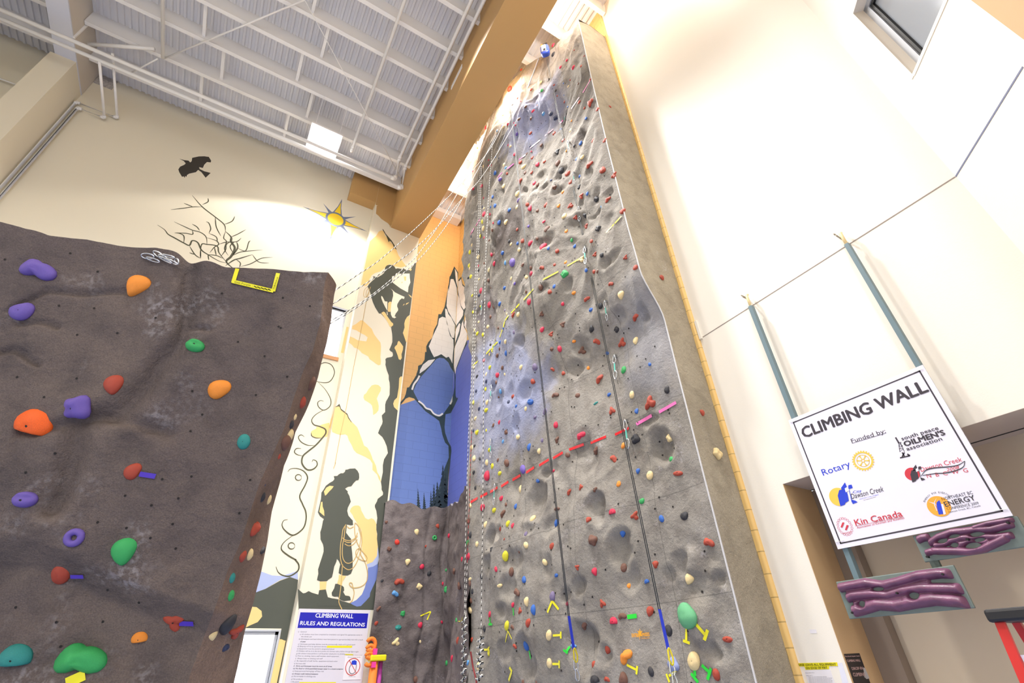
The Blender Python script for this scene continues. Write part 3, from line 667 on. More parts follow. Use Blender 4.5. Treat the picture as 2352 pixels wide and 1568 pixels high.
# ================================================================ CLIMBING HOLDS
HC = {'R': ('brick-red', '#a8402a'), 'C': ('crimson', '#cf2548'), 'K': ('black', '#2c2b30'), 'B': ('blue', '#2b62b4'), 'N': ('navy', '#2b3556'),
      'Y': ('yellow', '#dcd22a'), 'T': ('cream', '#e8cf98'), 'O': ('orange', '#ef8f2c'), 'W': ('brown', '#6f4a3b'), 'P': ('purple', '#6b55a8'),
      'G': ('green', '#33a457'), 'E': ('teal', '#2a8a83'), 'S': ('light blue', '#5b97cf'), 'M': ('lilac-grey', '#75688a'), 'L': ('lavender', '#8f9ac8'),
      'D': ('bright orange', '#f2600f'), 'H': ('sea-green', '#5fa877'), 'Q': ('bright red', '#e23b2a')}
def hold_mesh(kind, seed):
    bm = bmesh.new(); bmesh.ops.create_icosphere(bm, subdivisions=3, radius=1); R_ = random.Random(seed)
    if kind == 'ring':
        bm.free(); mb = MB(); mb.tube([(.62*math.cos(a), .62*math.sin(a), .22) for a in [i*math.pi/8 for i in range(16)]], .36, 10, closed=True); me = mb.mesh('hold'); 
        me.polygons.foreach_set('use_smooth', [True]*len(me.polygons)); return me, .3
    ph = [R_.uniform(0, 6.28) for _ in range(6)]; top = .55
    for v in bm.verts:
        x, y, z = v.co; a = math.atan2(y, x); rr = math.hypot(x, y)
        if kind == 'blob': s = 1+.10*math.sin(2*a+ph[0])+.06*math.sin(3*a+ph[1]); hz_ = .62
        elif kind == 'egg': s = 1+.05*math.sin(2*a+ph[0]); x *= .8; hz_ = .55
        elif kind == 'tear': s = 1-.42*max(0, -math.sin(a))**1.5*0+(.0); x *= (1+.45*y)*.9; y *= 1.12; hz_ = .65; s = 1+.05*math.sin(3*a+ph[2])
        elif kind == 'star': s = 1+.34*math.sin(3*a+ph[0])+.12*math.sin(5*a+ph[1]); hz_ = .6
        elif kind == 'bone': s = (.52+.62*abs(math.cos(a))**1.3)*(1+.12*math.sin(3*a+ph[0])); x *= 1.1; hz_ = .6
        elif kind == 'horn': s = 1+.25*math.sin(a*1+ph[0]*0+1.2)+.14*math.sin(4*a+ph[1]); hz_ = .75
        elif kind == 'jug': s = 1.0; y *= .72; hz_ = .75
        elif kind == 'crimp': s = 1; y *= .42; hz_ = .42
        elif kind == 'half': s = 1.0; hz_ = .6; y = max(y, -.35); y *= .95
        nx, ny, nz = x*s, y*s, z*hz_
        if kind == 'jug' and nz > 0.1: nz += .22*max(0, y)*1.3; nz -= .25*math.exp(-((y-.28)/.18)**2)*(1-abs(x)**3)
        if kind in ('star', 'horn', 'bone'): nz *= (1+.25*math.sin(4*nx+ph[3])*math.cos(3.5*ny+ph[4]))
        if nz < 0: nz *= .12
        k = .035*math.sin(7*nx+ph[2])*math.sin(6*ny+ph[5]); nz += k if nz > .1 else 0
        v.co = (nx, ny, nz)
    # counterbore round the bolt
    bx, by = R_.uniform(-.12, .12), R_.uniform(-.1, .12)
    for v in bm.verts:
        q = math.hypot(v.co.x-bx, v.co.y-by)
        if v.co.z > .15 and q < .2: v.co.z -= .16*(1-q/.2)
    me = bpy.data.meshes.new('hold'); bm.to_mesh(me); bm.free()
    zt_ = max(v.co.z for v in me.vertices if math.hypot(v.co.x-bx, v.co.y-by) < .22) if any(math.hypot(v.co.x-bx, v.co.y-by) < .22 for v in me.vertices) else .4
    me.polygons.foreach_set('use_smooth', [True]*len(me.polygons)); me['bx'] = bx; me['by'] = by
    return me, zt_
KN = {'blob': 'rounded', 'egg': 'egg-shaped', 'tear': 'teardrop', 'star': 'knobbly', 'bone': 'bow-tie', 'horn': 'horned', 'jug': 'lipped', 'crimp': 'flat', 'half': 'half-moon', 'ring': 'ring-shaped'}
LIB = {}
for i, k in enumerate(KN): LIB[k] = [hold_mesh(k, 10*i+j) for j in range(2 if k != 'ring' else 1)]
bolt = bmesh.new(); bmesh.ops.create_cone(bolt, cap_ends=True, segments=10, radius1=.115, radius2=.115, depth=.06); BOLT = bpy.data.meshes.new('bolt_head'); bolt.to_mesh(BOLT); bolt.free()
m_bolt = mat('bolt_recess_dark', '#17120f', .6); BOLT.materials.append(m_bolt)
hm = {}
for k, (nm, hx_) in HC.items():
    hm[k] = mat('resin_'+nm.replace(' ', '_').replace('-', '_'), hx_, .55, noise=.14, nscale=30, bump=.35, bscale=180)
for lst in LIB.values():
    for me, _z in lst: me.materials.append(hm['T'])
DEFK = {'R': ['star', 'tear', 'bone', 'blob'], 'C': ['tear', 'blob', 'egg'], 'K': ['egg', 'horn', 'blob'], 'B': ['jug', 'blob', 'tear'], 'N': ['egg', 'horn'], 'Y': ['blob', 'jug'], 'T': ['tear', 'egg', 'blob'],
        'O': ['blob', 'jug'], 'W': ['horn', 'bone', 'egg'], 'P': ['egg', 'jug'], 'G': ['horn', 'blob'], 'E': ['crimp', 'jug'], 'S': ['crimp', 'blob'], 'M': ['jug', 'blob'], 'L': ['horn'], 'D': ['half'], 'H': ['blob'], 'Q': ['blob']}
A_ = """1295 315 C 40;1297 440 K 50;1578 383 R 20;1712 463 R 22;1478 520 C 35;1392 615 C 35;1565 618 C 45;1670 600 R 30;865 645 R 30;1238 780 K 35;1125 820 T 40;1525 785 R 22;1795 782 R 35;1432 830 B 18;1305 855 R 25;1635 835 W 30;710 905 Q 62;790 865 W 25;995 918 R 35;1138 932 G 45 crimp;1332 925 K 30;1500 870 T 25;1350 1000 R 22;1440 990 B 15;815 1025 R 28;855 1070 C 18;745 1120 K 25;925 1145 W 38;1085 1127 O 28;1022 1205 C 38;1447 1080 R 30;1645 1085 R 40;1795 1095 R 75 star;1715 1163 R 30;1490 1145 B 22;1893 1182 R 50;620 1255 T 30;745 1215 W 18;1165 1240 S 45;1265 1240 N 60;1325 1300 N 54;1483 1315 K 40;835 1315 W 38;998 1305 W 40;1540 1335 O 25;1737 1302 B 35;765 1362 C 18;790 1392 C 28;690 1380 C 45;605 1400 P 20;625 1415 T 35;1400 1447 B 30;1533 1465 T 45;387 1430 C 40;808 1512 P 45;988 1503 R 40;1310 1505 R 48;540 1470 S 30"""
B_ = """1148 105 R 38;1468 108 R 38;1593 108 R 40;1333 135 B 36;1263 163 K 28;908 158 W 32;787 170 N 22;552 155 C 22;575 170 T 25;1083 230 K 48 star;1178 218 O 22;620 255 C 30;752 252 W 28;800 225 C 18;813 293 R 32;1350 288 T 42;1290 308 B 32;943 333 R 35;682 340 R 38;868 368 C 42;1088 352 W 62 egg;1430 368 R 60 bone;508 370 T 42;718 390 T 48;525 402 S 28;1575 428 R 66 tear;1125 430 K 60;1195 465 R 50;1697 485 R 50;735 455 W 34;803 452 R 30;538 462 R 26;410 458 B 38;1323 492 B 28;1015 535 N 28;465 527 P 42;678 543 R 42;1223 558 R 40;833 568 C 38;868 585 W 42;1323 613 K 45;1048 618 W 46;1142 662 O 36;502 600 T 38;1405 680 B 34;1343 707 R 45;653 682 T 52;1503 748 K 56;1628 745 R 50;665 752 P 56 crimp;383 715 B 28;757 797 R 40;790 840 C 52 tear;963 802 R 48;1095 812 O 36;1223 813 R 52;867 863 W 36;410 810 B 38;565 855 B 40;648 828 T 40;1557 820 S 24;1788 872 R 58;1160 925 T 54;1383 918 K 45;1280 937 R 45;935 982 C 30;453 993 B 42;527 993 T 46;972 1063 W 64;1400 1030 R 48;1522 1063 K 56;1178 1086 O 36;770 1032 P 28;648 1067 R 28;862 1167 W 34;1240 1180 G 40;1450 1193 R 38;707 1193 R 42;790 1217 C 48 tear;562 1192 K 30;652 1217 B 30;582 1227 T 30;928 1262 C 72 tear;985 1270 B 32;1270 1247 B 36;670 1285 T 38;1080 1300 R 46;493 1322 B 44;1488 1340 R 42;1563 1343 K 50;1818 1370 R 42;600 1425 P 86 egg;520 1428 S 36;1345 1390 T 60 star;1172 1422 O 34;707 1450 W 34;915 1478 R 48;1052 1448 R 32;797 1480 W 40;1925 1480 R 54 blob;400 1437 C 40;372 1338 C 34;400 1332 W 32;345 1503 T 38;1392 1507 B 38;1478 1523 R 40;1515 1520 W 34;797 1545 C 44;1155 1555 G 74 horn;265 600 C 40 egg;288 727 C 24;172 625 C 30 egg;372 760 K 20;293 905 C 50 tear;355 903 C 22;275 983 Y 44 egg;285 1055 T 46 egg;248 1140 Y 28;291 1157 C 22;248 1058 K 20;380 1072 W 34;345 1187 W 26;290 840 T 22;275 823 N 26;378 905 W 18;355 947 W 26;362 825 B 20;388 997 C 18;353 700 W 16;370 377 C 22;340 382 C 18;345 440 W 16;168 440 C 20;340 318 C 16;165 1048 O 22;153 1143 N 24;160 1235 T 26;138 1312 Y 36;170 1297 K 22;230 1307 K 30;228 1367 T 36;130 1458 Y 34;138 1490 T 32;228 1462 C 22;235 1507 K 30;293 1432 W 24;260 530 K 18;413 638 K 16;413 285 B 18;450 298 N 16;285 385 T 24"""
C_ = """585 185 T 32 egg;748 170 T 44 egg;150 165 Y 36;120 180 K 24;235 193 T 22;338 205 W 34;620 240 P 28;135 262 T 22;368 280 W 28;515 290 B 42;1048 272 B 40;903 280 W 66 egg;1660 243 R 52 bone;260 318 C 48;235 367 N 28;162 370 Y 24;747 325 W 34;1003 330 R 48;1262 342 O 50;1770 367 T 76 tear;1398 407 R 60;350 470 C 52;395 492 W 30;465 462 B 48;778 437 C 60;1140 460 C 40;1545 483 K 68 egg;1447 525 B 48;253 485 Y 22;205 437 T 20;193 510 N 18;515 530 M 24;172 548 Y 28;220 600 K 24;360 600 W 34;540 568 T 30;607 580 R 46;658 575 T 50 egg;913 570 W 50 star;233 655 T 24;500 722 B 22;333 707 T 36;443 720 W 26;1928 602 R 74 bone;1142 680 W 54 star;917 738 C 52;1453 727 K 64;1720 740 K 58 horn;1015 787 R 46;190 742 T 28;615 765 M 36;217 780 Y 34;280 792 Y 36 ring;1510 865 R 74 bone;1263 865 O 44;1785 882 R 80 star;1932 862 T 68 tear;463 875 B 30;520 868 T 36;205 880 K 20;360 900 K 28;390 918 Y 28;387 957 Y 42 ring;187 930 K 26;1020 953 W 42;1108 945 C 66;460 945 W 30;1350 968 W 80 star;433 1018 W 36;350 1003 T 26;530 992 B 44;1622 992 B 44 egg;290 1070 C 32;357 1147 Y 42;690 1147 T 42;840 1143 M 66 blob;488 1150 W 34;1030 1165 R 44;182 1145 T 26;317 1220 T 34;1150 1210 R 44;1415 1152 O 38;1800 1173 G 62;2080 1112 B 38;436 1228 C 48;463 1200 B 16;515 1218 T 26;215 1243 K 32;313 1297 N 30;423 1308 W 34;820 1300 R 54;1538 1270 R 80 bone;308 1380 Y 32;205 1400 N 28;468 1405 S 38;1060 1443 W 66;1302 1448 W 60;2268 1385 K 72;1890 1440 T 74 egg;1643 1440 B 46;608 1458 R 48;447 1467 W 22;555 1520 N 36;793 1520 B 72 jug;1498 1533 E 58 crimp;2088 1530 R 110 star;175 1525 Y 36;323 1522 T 40"""
D_ = """530 127 B 24;617 150 T 34;198 150 N 28;263 165 Y 38;793 175 M 46;165 237 T 28;702 228 M 34;888 297 C 48;380 272 C 30;327 298 W 28;262 345 Y 20;1617 175 B 42;1395 170 R 56;147 348 N 22;178 363 Y 36;440 362 W 34;548 405 T 44 egg;412 445 S 26;765 435 M 30;900 430 W 44;1115 390 C 74 bone;157 485 K 24;132 503 T 34;650 498 B 48;293 522 Y 34;737 533 T 38;1497 483 O 46;1600 425 K 76 horn;1910 418 T 60 horn;993 567 W 50;1255 522 W 62 bone;1412 600 R 66 bone;1930 605 G 44;153 598 T 38;205 600 K 24;367 612 W 26;447 638 W 60;268 635 T 38;318 667 Y 36;595 697 P 70 egg;865 710 C 26;1627 712 B 40;1735 750 T 76 egg;1988 733 R 96 crimp;150 722 K 30;270 755 C 64;385 733 Y 38;728 800 B 38;165 862 K 28;1115 855 R 38;1455 827 O 46;1007 900 R 44;1240 878 W 40;575 873 T 54 egg;398 957 C 38;118 1022 T 30;440 1012 W 28;527 1030 B 34;1663 982 G 50;898 1052 W 64 crimp;228 1040 C 46;335 1065 Y 42;412 1095 W 50;682 1140 T 56 egg;1398 1085 C 68 half;1600 1115 R 64;2047 1115 K 72;1840 1140 B 60 egg;898 1180 B 52;1180 1150 R 48;62 1175 W 38;457 1185 Y 42;500 1205 C 34;257 1193 T 42;395 1230 R 36;120 1285 K 40;1490 1275 B 54;618 1280 M 36;2265 1352 R 86 bone;620 1378 T 54 egg;178 1368 T 38;68 1370 G 36;310 1418 K 34;853 1388 R 48;1220 1345 W 84 horn;437 1475 Y 70 blob;45 1508 C 46;790 1532 T 56 egg;1785 1550 R 48"""
E_ = """700 85 W 24;615 310 W 78 egg;440 280 C 50;1360 258 R 50;1557 310 C 72 tear;1887 265 W 96 egg;1123 350 B 46;760 403 B 58 tear;148 392 T 62 crimp;35 470 W 54;275 360 K 44;483 467 T 76 crimp;172 530 K 40;677 540 W 72;1080 588 M 80 blob;1245 672 C 36;787 650 T 68 tear;630 682 C 40;1945 468 O 52;1645 670 R 66 star;713 752 R 46;867 745 B 76;148 743 T 60 egg;373 793 C 50;17 670 W 40;310 960 K 46;565 920 Y 78 egg;625 935 W 46;805 888 R 70;1440 915 W 78;1870 810 W 84 bone;1773 878 C 100 half;1040 1027 T 92 egg;785 1145 B 84 egg;652 1150 R 46;368 1222 Y 54 ring;1312 1150 S 88 crimp;1710 1188 R 84 tear;1910 1265 O 140 bone;1045 1343 T 84 egg;1547 1360 R 54;240 1385 T 56;1697 1525 R 62;1885 1525 W 120 blob;1560 1545 K 110 half;745 1560 W 36;897 1560 W 30;15 1095 R 40;55 1340 S 40;533 -60 R 22"""
F_ = """520 228 R 68;903 393 T 104 tear;423 425 B 62 half;458 760 R 92 tear;880 810 H 228 blob;670 975 K 110 egg;1340 1075 R 135 crimp;955 1320 T 176 egg;1210 1470 R 112 egg;712 1370 L 130 horn;470 1440 K 90 egg"""
G_ = """1520 118 W 30;1980 158 R 36;1790 212 T 50;1615 298 Q 48;1870 340 R 42;1952 262 G 44 ring;2083 243 C 34;1710 480 T 50;1840 520 C 44;1905 580 K 48;2203 455 C 40;2130 565 W 36;2060 552 G 26;1635 655 R 72 bone;1812 705 T 52 horn;2022 675 C 32;1597 762 S 56 bone;2055 725 G 40;1480 650 K 34;2180 695 W 46;1660 942 G 46;1823 1047 C 46;2012 1020 C 36;2150 1003 G 28;1447 900 W 40;1425 1028 R 40;1625 1070 E 60;1608 1200 T 60 star;1828 1192 T 32;2163 1187 R 42;2063 1390 G 36;2112 1347 C 38;1785 1540 W 60;1540 365 W 40"""
H_ = []   # (px, py, colour, size_px, kind, where)
def addh(s, ox_, oy_, sc, where):
    for t in s.split(';'):
        q = t.split(); H_.append((ox_+float(q[0])/sc, oy_+float(q[1])/sc, q[2], float(q[3])/sc, q[4] if len(q) > 4 else None, where))
addh(A_, 1050, 50, 5.873, 'T'); addh(B_, 1050, 300, 4.704, 'T'); addh(C_, 1050, 600, 4.704, 'T'); addh(D_, 1050, 900, 3.92, 'T')
addh(E_, 1050, 1250, 4.93, 'T'); addh(F_, 1400, 1250, 4.93, 'T'); addh(G_, 500, 1168, 3.92, 'N')
for (px, py, c, s, k) in [(1401, 245, 'R', 8, 'blob'), (1520, 637, 'R', 14, 'blob'), (1613, 948, 'R', 15, 'tear'), (1646, 1043, 'T', 26, 'horn')]: H_.append((px, py, c, s, k, 'S'))
for (px, py, c, s, k) in [(88, 619, 'P', 60, 'bone'), (315, 657, 'O', 50, 'tear'), (50, 715, 'P', 46, 'blob'), (448, 794, 'G', 42, 'jug'), (260, 884, 'R', 42, 'tear'), (503, 893, 'O', 46, 'blob'), (172, 936, 'P', 54, 'horn'), (79, 978, 'D', 84, 'half'), (560, 1014, 'E', 36, 'egg'),
     (304, 1082, 'R', 36, 'blob'), (58, 1147, 'P', 50, 'jug'), (172, 1234, 'P', 42, 'ring'), (284, 1267, 'G', 54, 'tear'), (140, 1317, 'R', 50, 'egg'), (403, 1426, 'R', 40, 'star'), (320, 1467, 'O', 34, 'half'), (186, 1512, 'G', 84, 'bone'), (35, 1512, 'E', 66, 'half')]: H_.append((px, py, c, s, k, 'B'))
for (px, py, c, s, k) in [(748, 733, 'P', 24, 'egg'), (713, 882, 'W', 34, 'egg'), (692, 925, 'R', 30, 'egg'), (678, 958, 'T', 14, 'blob'), (673, 974, 'K', 22, 'egg'), (664, 1000, 'T', 26, 'blob'), (656, 1014, 'W', 34, 'tear'), (641, 1051, 'R', 14, 'egg'), (612, 1110, 'N', 8, 'egg'),
     (600, 1144, 'K', 24, 'egg'), (618, 1146, 'T', 24, 'egg'), (589, 1209, 'R', 40, 'bone'), (570, 1276, 'T', 28, 'egg'), (557, 1279, 'R', 24, 'tear'), (600, 1266, 'K', 34, 'crimp'), (531, 1333, 'E', 24, 'egg'), (533, 1365, 'G', 26, 'egg'), (518, 1437, 'K', 44, 'tear'), (545, 1445, 'R', 30, 'star'), (492, 1455, 'T', 22, 'tear'), (519, 1484, 'N', 20, 'half')]: H_.append((px, py, c, s, k, 'E'))
def side_hit(px, py):
    """nearest point of the boulder's side face to the ray"""
    d = ray(px, py).normalized(); best = (9e9, None)
    for j in range(0, nvb, 2):
        for i in range(0, ns):
            q = Vector(SIDE_V[j*ns+i]); w_ = q-EYE; t = w_.dot(d); e = (w_-d*t).length
            if e < best[0]: best = (e, i, j, q)
    e, i, j, q = best; i0 = min(max(i, 1), ns-2); j0 = min(max(j, 2), nvb-3)
    a = Vector(SIDE_V[j0*ns+i0+1])-Vector(SIDE_V[j0*ns+i0-1]); b = Vector(SIDE_V[(j0+2)*ns+i0])-Vector(SIDE_V[(j0-2)*ns+i0]); n_ = a.cross(b).normalized()
    if n_.dot(Vector((.8, -.6, 0))) < 0: n_ = -n_
    return q, n_
# reckon every hold's place, then keep the 300 that show largest as things of their own
HH = []
for n_, (px, py, c, s, k, w_) in enumerate(H_):
    if w_ == 'T': p = hit(px, py); nn_ = tnormal(p)
    elif w_ == 'S': p = hy(px, py, 3.246); nn_ = Vector((0, -1, 0))
    elif w_ == 'N': p, nn_ = nook_surf(px, py)
    elif w_ == 'B': p = bhit(px, py); nn_ = bnormal(p)
    else: p, nn_ = side_hit(px, py)
    if w_ == 'T' and (p.y > tyend(p.z)+.05 or p.z > 14.6): p.y = min(p.y, tyend(p.z)-.03); p.x = float(tsurf(p.y, p.z))
    dist = (p-EYE).dot(FW); rad = s*.5*dist/FPX
    vis = max(.35, abs(nn_.dot((EYE-p).normalized()))) if w_ in 'TN' else 1
    rad *= min(1.35, vis**-.45)
    HH.append(dict(px=px, py=py, c=c, s=s, k=k or DEFK[c][(n_*7+int(px)) % len(DEFK[c])], w=w_, p=p, n=nn_, r=rad, i=n_))
HH.sort(key=lambda h: -(h['s']+(100 if h['w'] in 'BES' else 0)))
BIG, SMALL = HH[:300], HH[300:]
ZONE = lambda h: ('over pink tape line' if h['p'].z > 11.2 else 'between pink and yellow tape lines' if h['p'].z > 7.2 else 'between yellow and red tape lines' if h['p'].z > 4.2 else 'below red tape line') if h['w'] == 'T' else \
    {'S': "on tower's smooth right side", 'N': 'on low nook rock wall', 'B': 'on near boulder face', 'E': "on near boulder's right side"}[h['w']]
def dirw(a, b):
    dx, dy = a['px']-b['px'], a['py']-b['py']
    if abs(dx) > 1.6*abs(dy): return 'right of' if dx > 0 else 'left of'
    if abs(dy) > 1.6*abs(dx): return 'below' if dy > 0 else 'above'
    return ('lower right of' if dx > 0 else 'lower left of') if dy > 0 else ('upper right of' if dx > 0 else 'upper left of')
def sizew(h):
    return 'big ' if h['r'] > .15 or (h['w'] in 'BE' and h['r'] > .09) else 'tiny ' if h['r'] < .05 and h['w'] in 'TN' else ''
for h in BIG:
    ne = sorted([o for o in BIG if o is not h and o['w'] == h['w']], key=lambda o: (o['px']-h['px'])**2+(o['py']-h['py'])**2)
    far = sorted(BIG, key=lambda o: (o['px']-h['px'])**2+(o['py']-h['py'])**2)
    ne = ne if len(ne) > 2 else [o for o in far if o is not h]
    b = f"{KN[h['k']]} {HC[h['c']][0]} hold {ZONE(h)}"
    n0, n1, n2 = ne[0], ne[1], ne[2]
    f = lambda o: f"{dirw(h, o)} {sizew(o)}{HC[o['c']][0]} one"
    h['lab'] = [f"{sizew(h)}{b}", f"{sizew(h)}{b}, {f(n0)}", f"{b}, {f(n0)}, {f(n1)}", f"{b}, {f(n0)}, {f(n2)}", f"{b}, {f(n1)}, {f(n2)}"]
used = {}
for lev in range(5):
    cnt = {}
    for h in BIG:
        if 'L' not in h: cnt[h['lab'][lev]] = cnt.get(h['lab'][lev], 0)+1
    for h in BIG:
        if 'L' not in h and cnt[h['lab'][lev]] == 1 and h['lab'][lev] not in used and len(h['lab'][lev].split()) <= 16: h['L'] = h['lab'][lev]; used[h['L']] = 1
rest = [h for h in BIG if 'L' not in h]; rest.sort(key=lambda h: h['py'])
for h in rest:
    l = f"{KN[h['k']]} {HC[h['c']][0]} hold {ZONE(h)}"
    same = sorted([o for o in BIG if (KN[o['k']], o['c'], ZONE(o)) == (KN[h['k']], h['c'], ZONE(h))], key=lambda o: o['py'])
    W_ = ['topmost', 'second from top', 'third from top', 'fourth from top', 'fifth from top', 'sixth from top', 'seventh from top', 'eighth from top', 'ninth from top', 'tenth from top', 'eleventh from top', 'twelfth from top', 'thirteenth from top']
    h['L'] = l+', '+W_[min(same.index(h), 12)]
GRP = {'T': 'climbing holds on the tall tower', 'S': "climbing holds on the tower's right side", 'N': 'climbing holds on the low nook wall', 'B': 'climbing holds on the boulder face', 'E': "climbing holds on the boulder's side"}
def frame(h):
    n_ = h['n']; rr_ = random.Random(h['i']*13+1); up = Vector((0, 0, 1)); up = (up-n_*up.dot(n_)).normalized(); rt = up.cross(n_)
    a = rr_.uniform(-.9, .9) if h['k'] not in ('half', 'crimp', 'jug') else rr_.uniform(-.3, .3)
    if h['w'] == 'E': a = .5
    x = rt*math.cos(a)+up*math.sin(a); y = -rt*math.sin(a)+up*math.cos(a)
    return Matrix((x, y, n_)).transposed()
for h in BIG:
    var = LIB[h['k']]; me, zt_ = var[h['i'] % len(var)]; r = h['r']
    o = bpy.data.objects.new('climbing_hold', me); COL.objects.link(o)
    M3 = frame(h); o.matrix_world = Matrix.Translation(h['p']-h['n']*.004) @ M3.to_4x4() @ Matrix.Diagonal((r, r, r*1.05, 1))
    o.material_slots[0].link = 'OBJECT'; o.material_slots[0].material = hm[h['c']]
    tag(o, h['L'], 'climbing hold', GRP[h['w']])
    if h['k'] != 'ring':
        b = bpy.data.objects.new('bolt', BOLT); COL.objects.link(b); b.parent = o
        b.location = (me['bx'], me['by'], max(.30, zt_-.10)); 
vs, fs, mi = [], [], []; cols = list(HC)
for h in SMALL:
    me, zt_ = LIB['blob'][0]; r = h['r']; M4 = Matrix.Translation(h['p']-h['n']*.004) @ frame(h).to_4x4() @ Matrix.Diagonal((r, r, r, 1)); n0 = len(vs)
    vs += [tuple(M4 @ v.co) for v in me.vertices]; fs += [tuple(i+n0 for i in p.vertices) for p in me.polygons]; mi += [cols.index(h['c'])]*len(me.polygons)
me = bpy.data.meshes.new('climbing_holds'); me.from_pydata(vs, [], fs)
for c in cols: me.materials.append(hm[c])
me.polygons.foreach_set('material_index', mi); o = link('climbing_holds', me, None, None, True)
tag(o, 'the many smallest climbing holds scattered over the tall tower and the low nook wall', 'climbing holds', None, 'stuff')
print('holds', len(BIG), len(SMALL), 'unlabelled', len(rest), 'dups', len(BIG)-len({h['L'] for h in BIG}))
print(max(len(h['L'].split()) for h in BIG), random.Random(1).sample([h['L'] for h in BIG], 12))
# ================================================================ MURAL PAINTED ON THE FAR WALL, PILASTER AND NOOK
CR = {'1': (780, 480, 7.84), '2': (780, 660, 7.84), '3': (780, 840, 7.84), '4': (650, 900, 9.8), '5': (640, 1040, 9.046), '6': (640, 1200, 7.84),
      '7': (350, 340, 4.704), '8': (560, 820, 3.267), '9': (500, 1168, 3.92), 'a': (600, 800, 3.92), 'b': (700, 650, 7.84), 'c': (540, 1400, 9.335), 'p': (0, 0, 1)}
def pp(*a):
    out = []; cur = None
    for t in a:
        if isinstance(t, str): cur = CR[t]
        else: out.append((cur[0]+t[0]/cur[2], cur[1]+t[1]/cur[2]))
    return out
CORN = lambda y: 1059+(y-520)*(1027-1059)/(1157-520)
PSL = lambda y: 1.77                                     # pilaster's left face
def clip(poly, f):
    out = []
    for i in range(len(poly)):
        a, b = poly[i-1], poly[i]; fa, fb = f(a), f(b)
        if (fa >= 0) != (fb >= 0):
            t = fa/(fa-fb); out.append((a[0]+(b[0]-a[0])*t, a[1]+(b[1]-a[1])*t))
        if fb >= 0: out.append(b)
    return out
m_mdark = mat('mural_charcoal', '#4a4d43', .6, bump=.1, bscale=90); m_mtan = mat('mural_tan', '#edc983', .6, bump=.1, bscale=90)
m_mcream = mat('mural_cream', '#efe6cf', .6, bump=.1, bscale=90); m_mblue = mat('mural_blue', '#6f80bf', .6); m_mlblue = mat('mural_light_blue', '#a9b4d8', .6)
m_mrope = mat('mural_rope_ochre', '#c9a869', .6); m_mline = mat('mural_line', '#4b4a35', .6)
m_msun = mat('mural_sun_yellow', '#f5cf1e', .6); m_mring = mat('mural_sun_ring', '#6d7690', .6)
m_ndark = block_mat('mural_ridge_back', '#33464a', 0); m_ndark_s = block_mat('mural_ridge_side', '#33464a', 1)
m_nblue = block_mat('mural_sky_back', '#6a83c0', 0); m_nblue_s = block_mat('mural_sky_side', '#6672c0', 1)
m_nsnow = block_mat('mural_snow_back', '#f2eee8', 0, gamt=.12); m_nsnow_s = block_mat('mural_snow_side', '#efeae6', 1, gamt=.2)
m_ntan = block_mat('mural_block_tan', '#eec888', 0)
STEP = .0015
def on_front(lay): return lambda q: hy(q[0], q[1], YP-STEP*lay)
def on_wall(lay): return lambda q: hy(q[0], q[1], YB-STEP*lay)
def on_block(lay): return lambda q: hx(q[0], q[1], XB-STEP*lay)
def paint(name, polys, f, m, parent, label=None):
    mb = MB()
    for p in polys:
        if len(p) > 2: mb.flat([f(q) for q in p])
    o = link(name, mb.mesh(name), m, parent)
    if label: o['label'] = label
    return o
def smooth_line(pts, n=6):
    P_ = [pts[0]]+list(pts)+[pts[-1]]; out = []
    for i in range(1, len(P_)-2):
        for k in range(n):
            t = k/n; a, b, c, d = P_[i-1:i+3]
            out.append(tuple(.5*((2*b[j])+(-a[j]+c[j])*t+(2*a[j]-5*b[j]+4*c[j]-d[j])*t*t+(-a[j]+3*b[j]-3*c[j]+d[j])*t**3) for j in (0, 1)))
    out.append(tuple(pts[-1])); return out
def strokes(name, lines, f, m, parent, w, taper=False, label=None):
    """painted brush lines of width w metres"""
    mb = MB()
    for ln_ in lines:
        ww = w
        if isinstance(ln_, tuple) and isinstance(ln_[0], (int, float)): ww, ln_ = ln_
        q = [f(a) for a in smooth_line(ln_)]; n0 = len(q); L_, R_ = [], []
        fn = (q[1]-q[0]).cross(Vector((0.123, 0.0, .9))); view = (q[0]-EYE).normalized()
        for i in range(n0):
            t = q[min(i+1, n0-1)]-q[max(i-1, 0)]
            nn_ = Vector((0, -1, 0)) if abs(q[0].y-q[-1].y) < 1e-6 else Vector((-1, 0, 0))
            s = t.cross(nn_); s = s.normalized() if s.length > 1e-9 else Vector((1, 0, 0)); k = ww/2*(min(1, .25+1.5*min(i, n0-1-i)/n0*2) if taper else 1)
            L_.append(q[i]+s*k); R_.append(q[i]-s*k)
        mb.add(L_+R_, [(i, i+1, n0+i+1, n0+i) for i in range(n0-1)])
    o = link(name, mb.mesh(name), m, parent)
    if label: o['label'] = label
    return o
fr1, fr2, fr3, fr4, fr5 = [on_front(k) for k in (1, 2, 3, 4, 5)]
wl1, wl2, wl3 = [on_wall(k) for k in (1, 2, 3)]
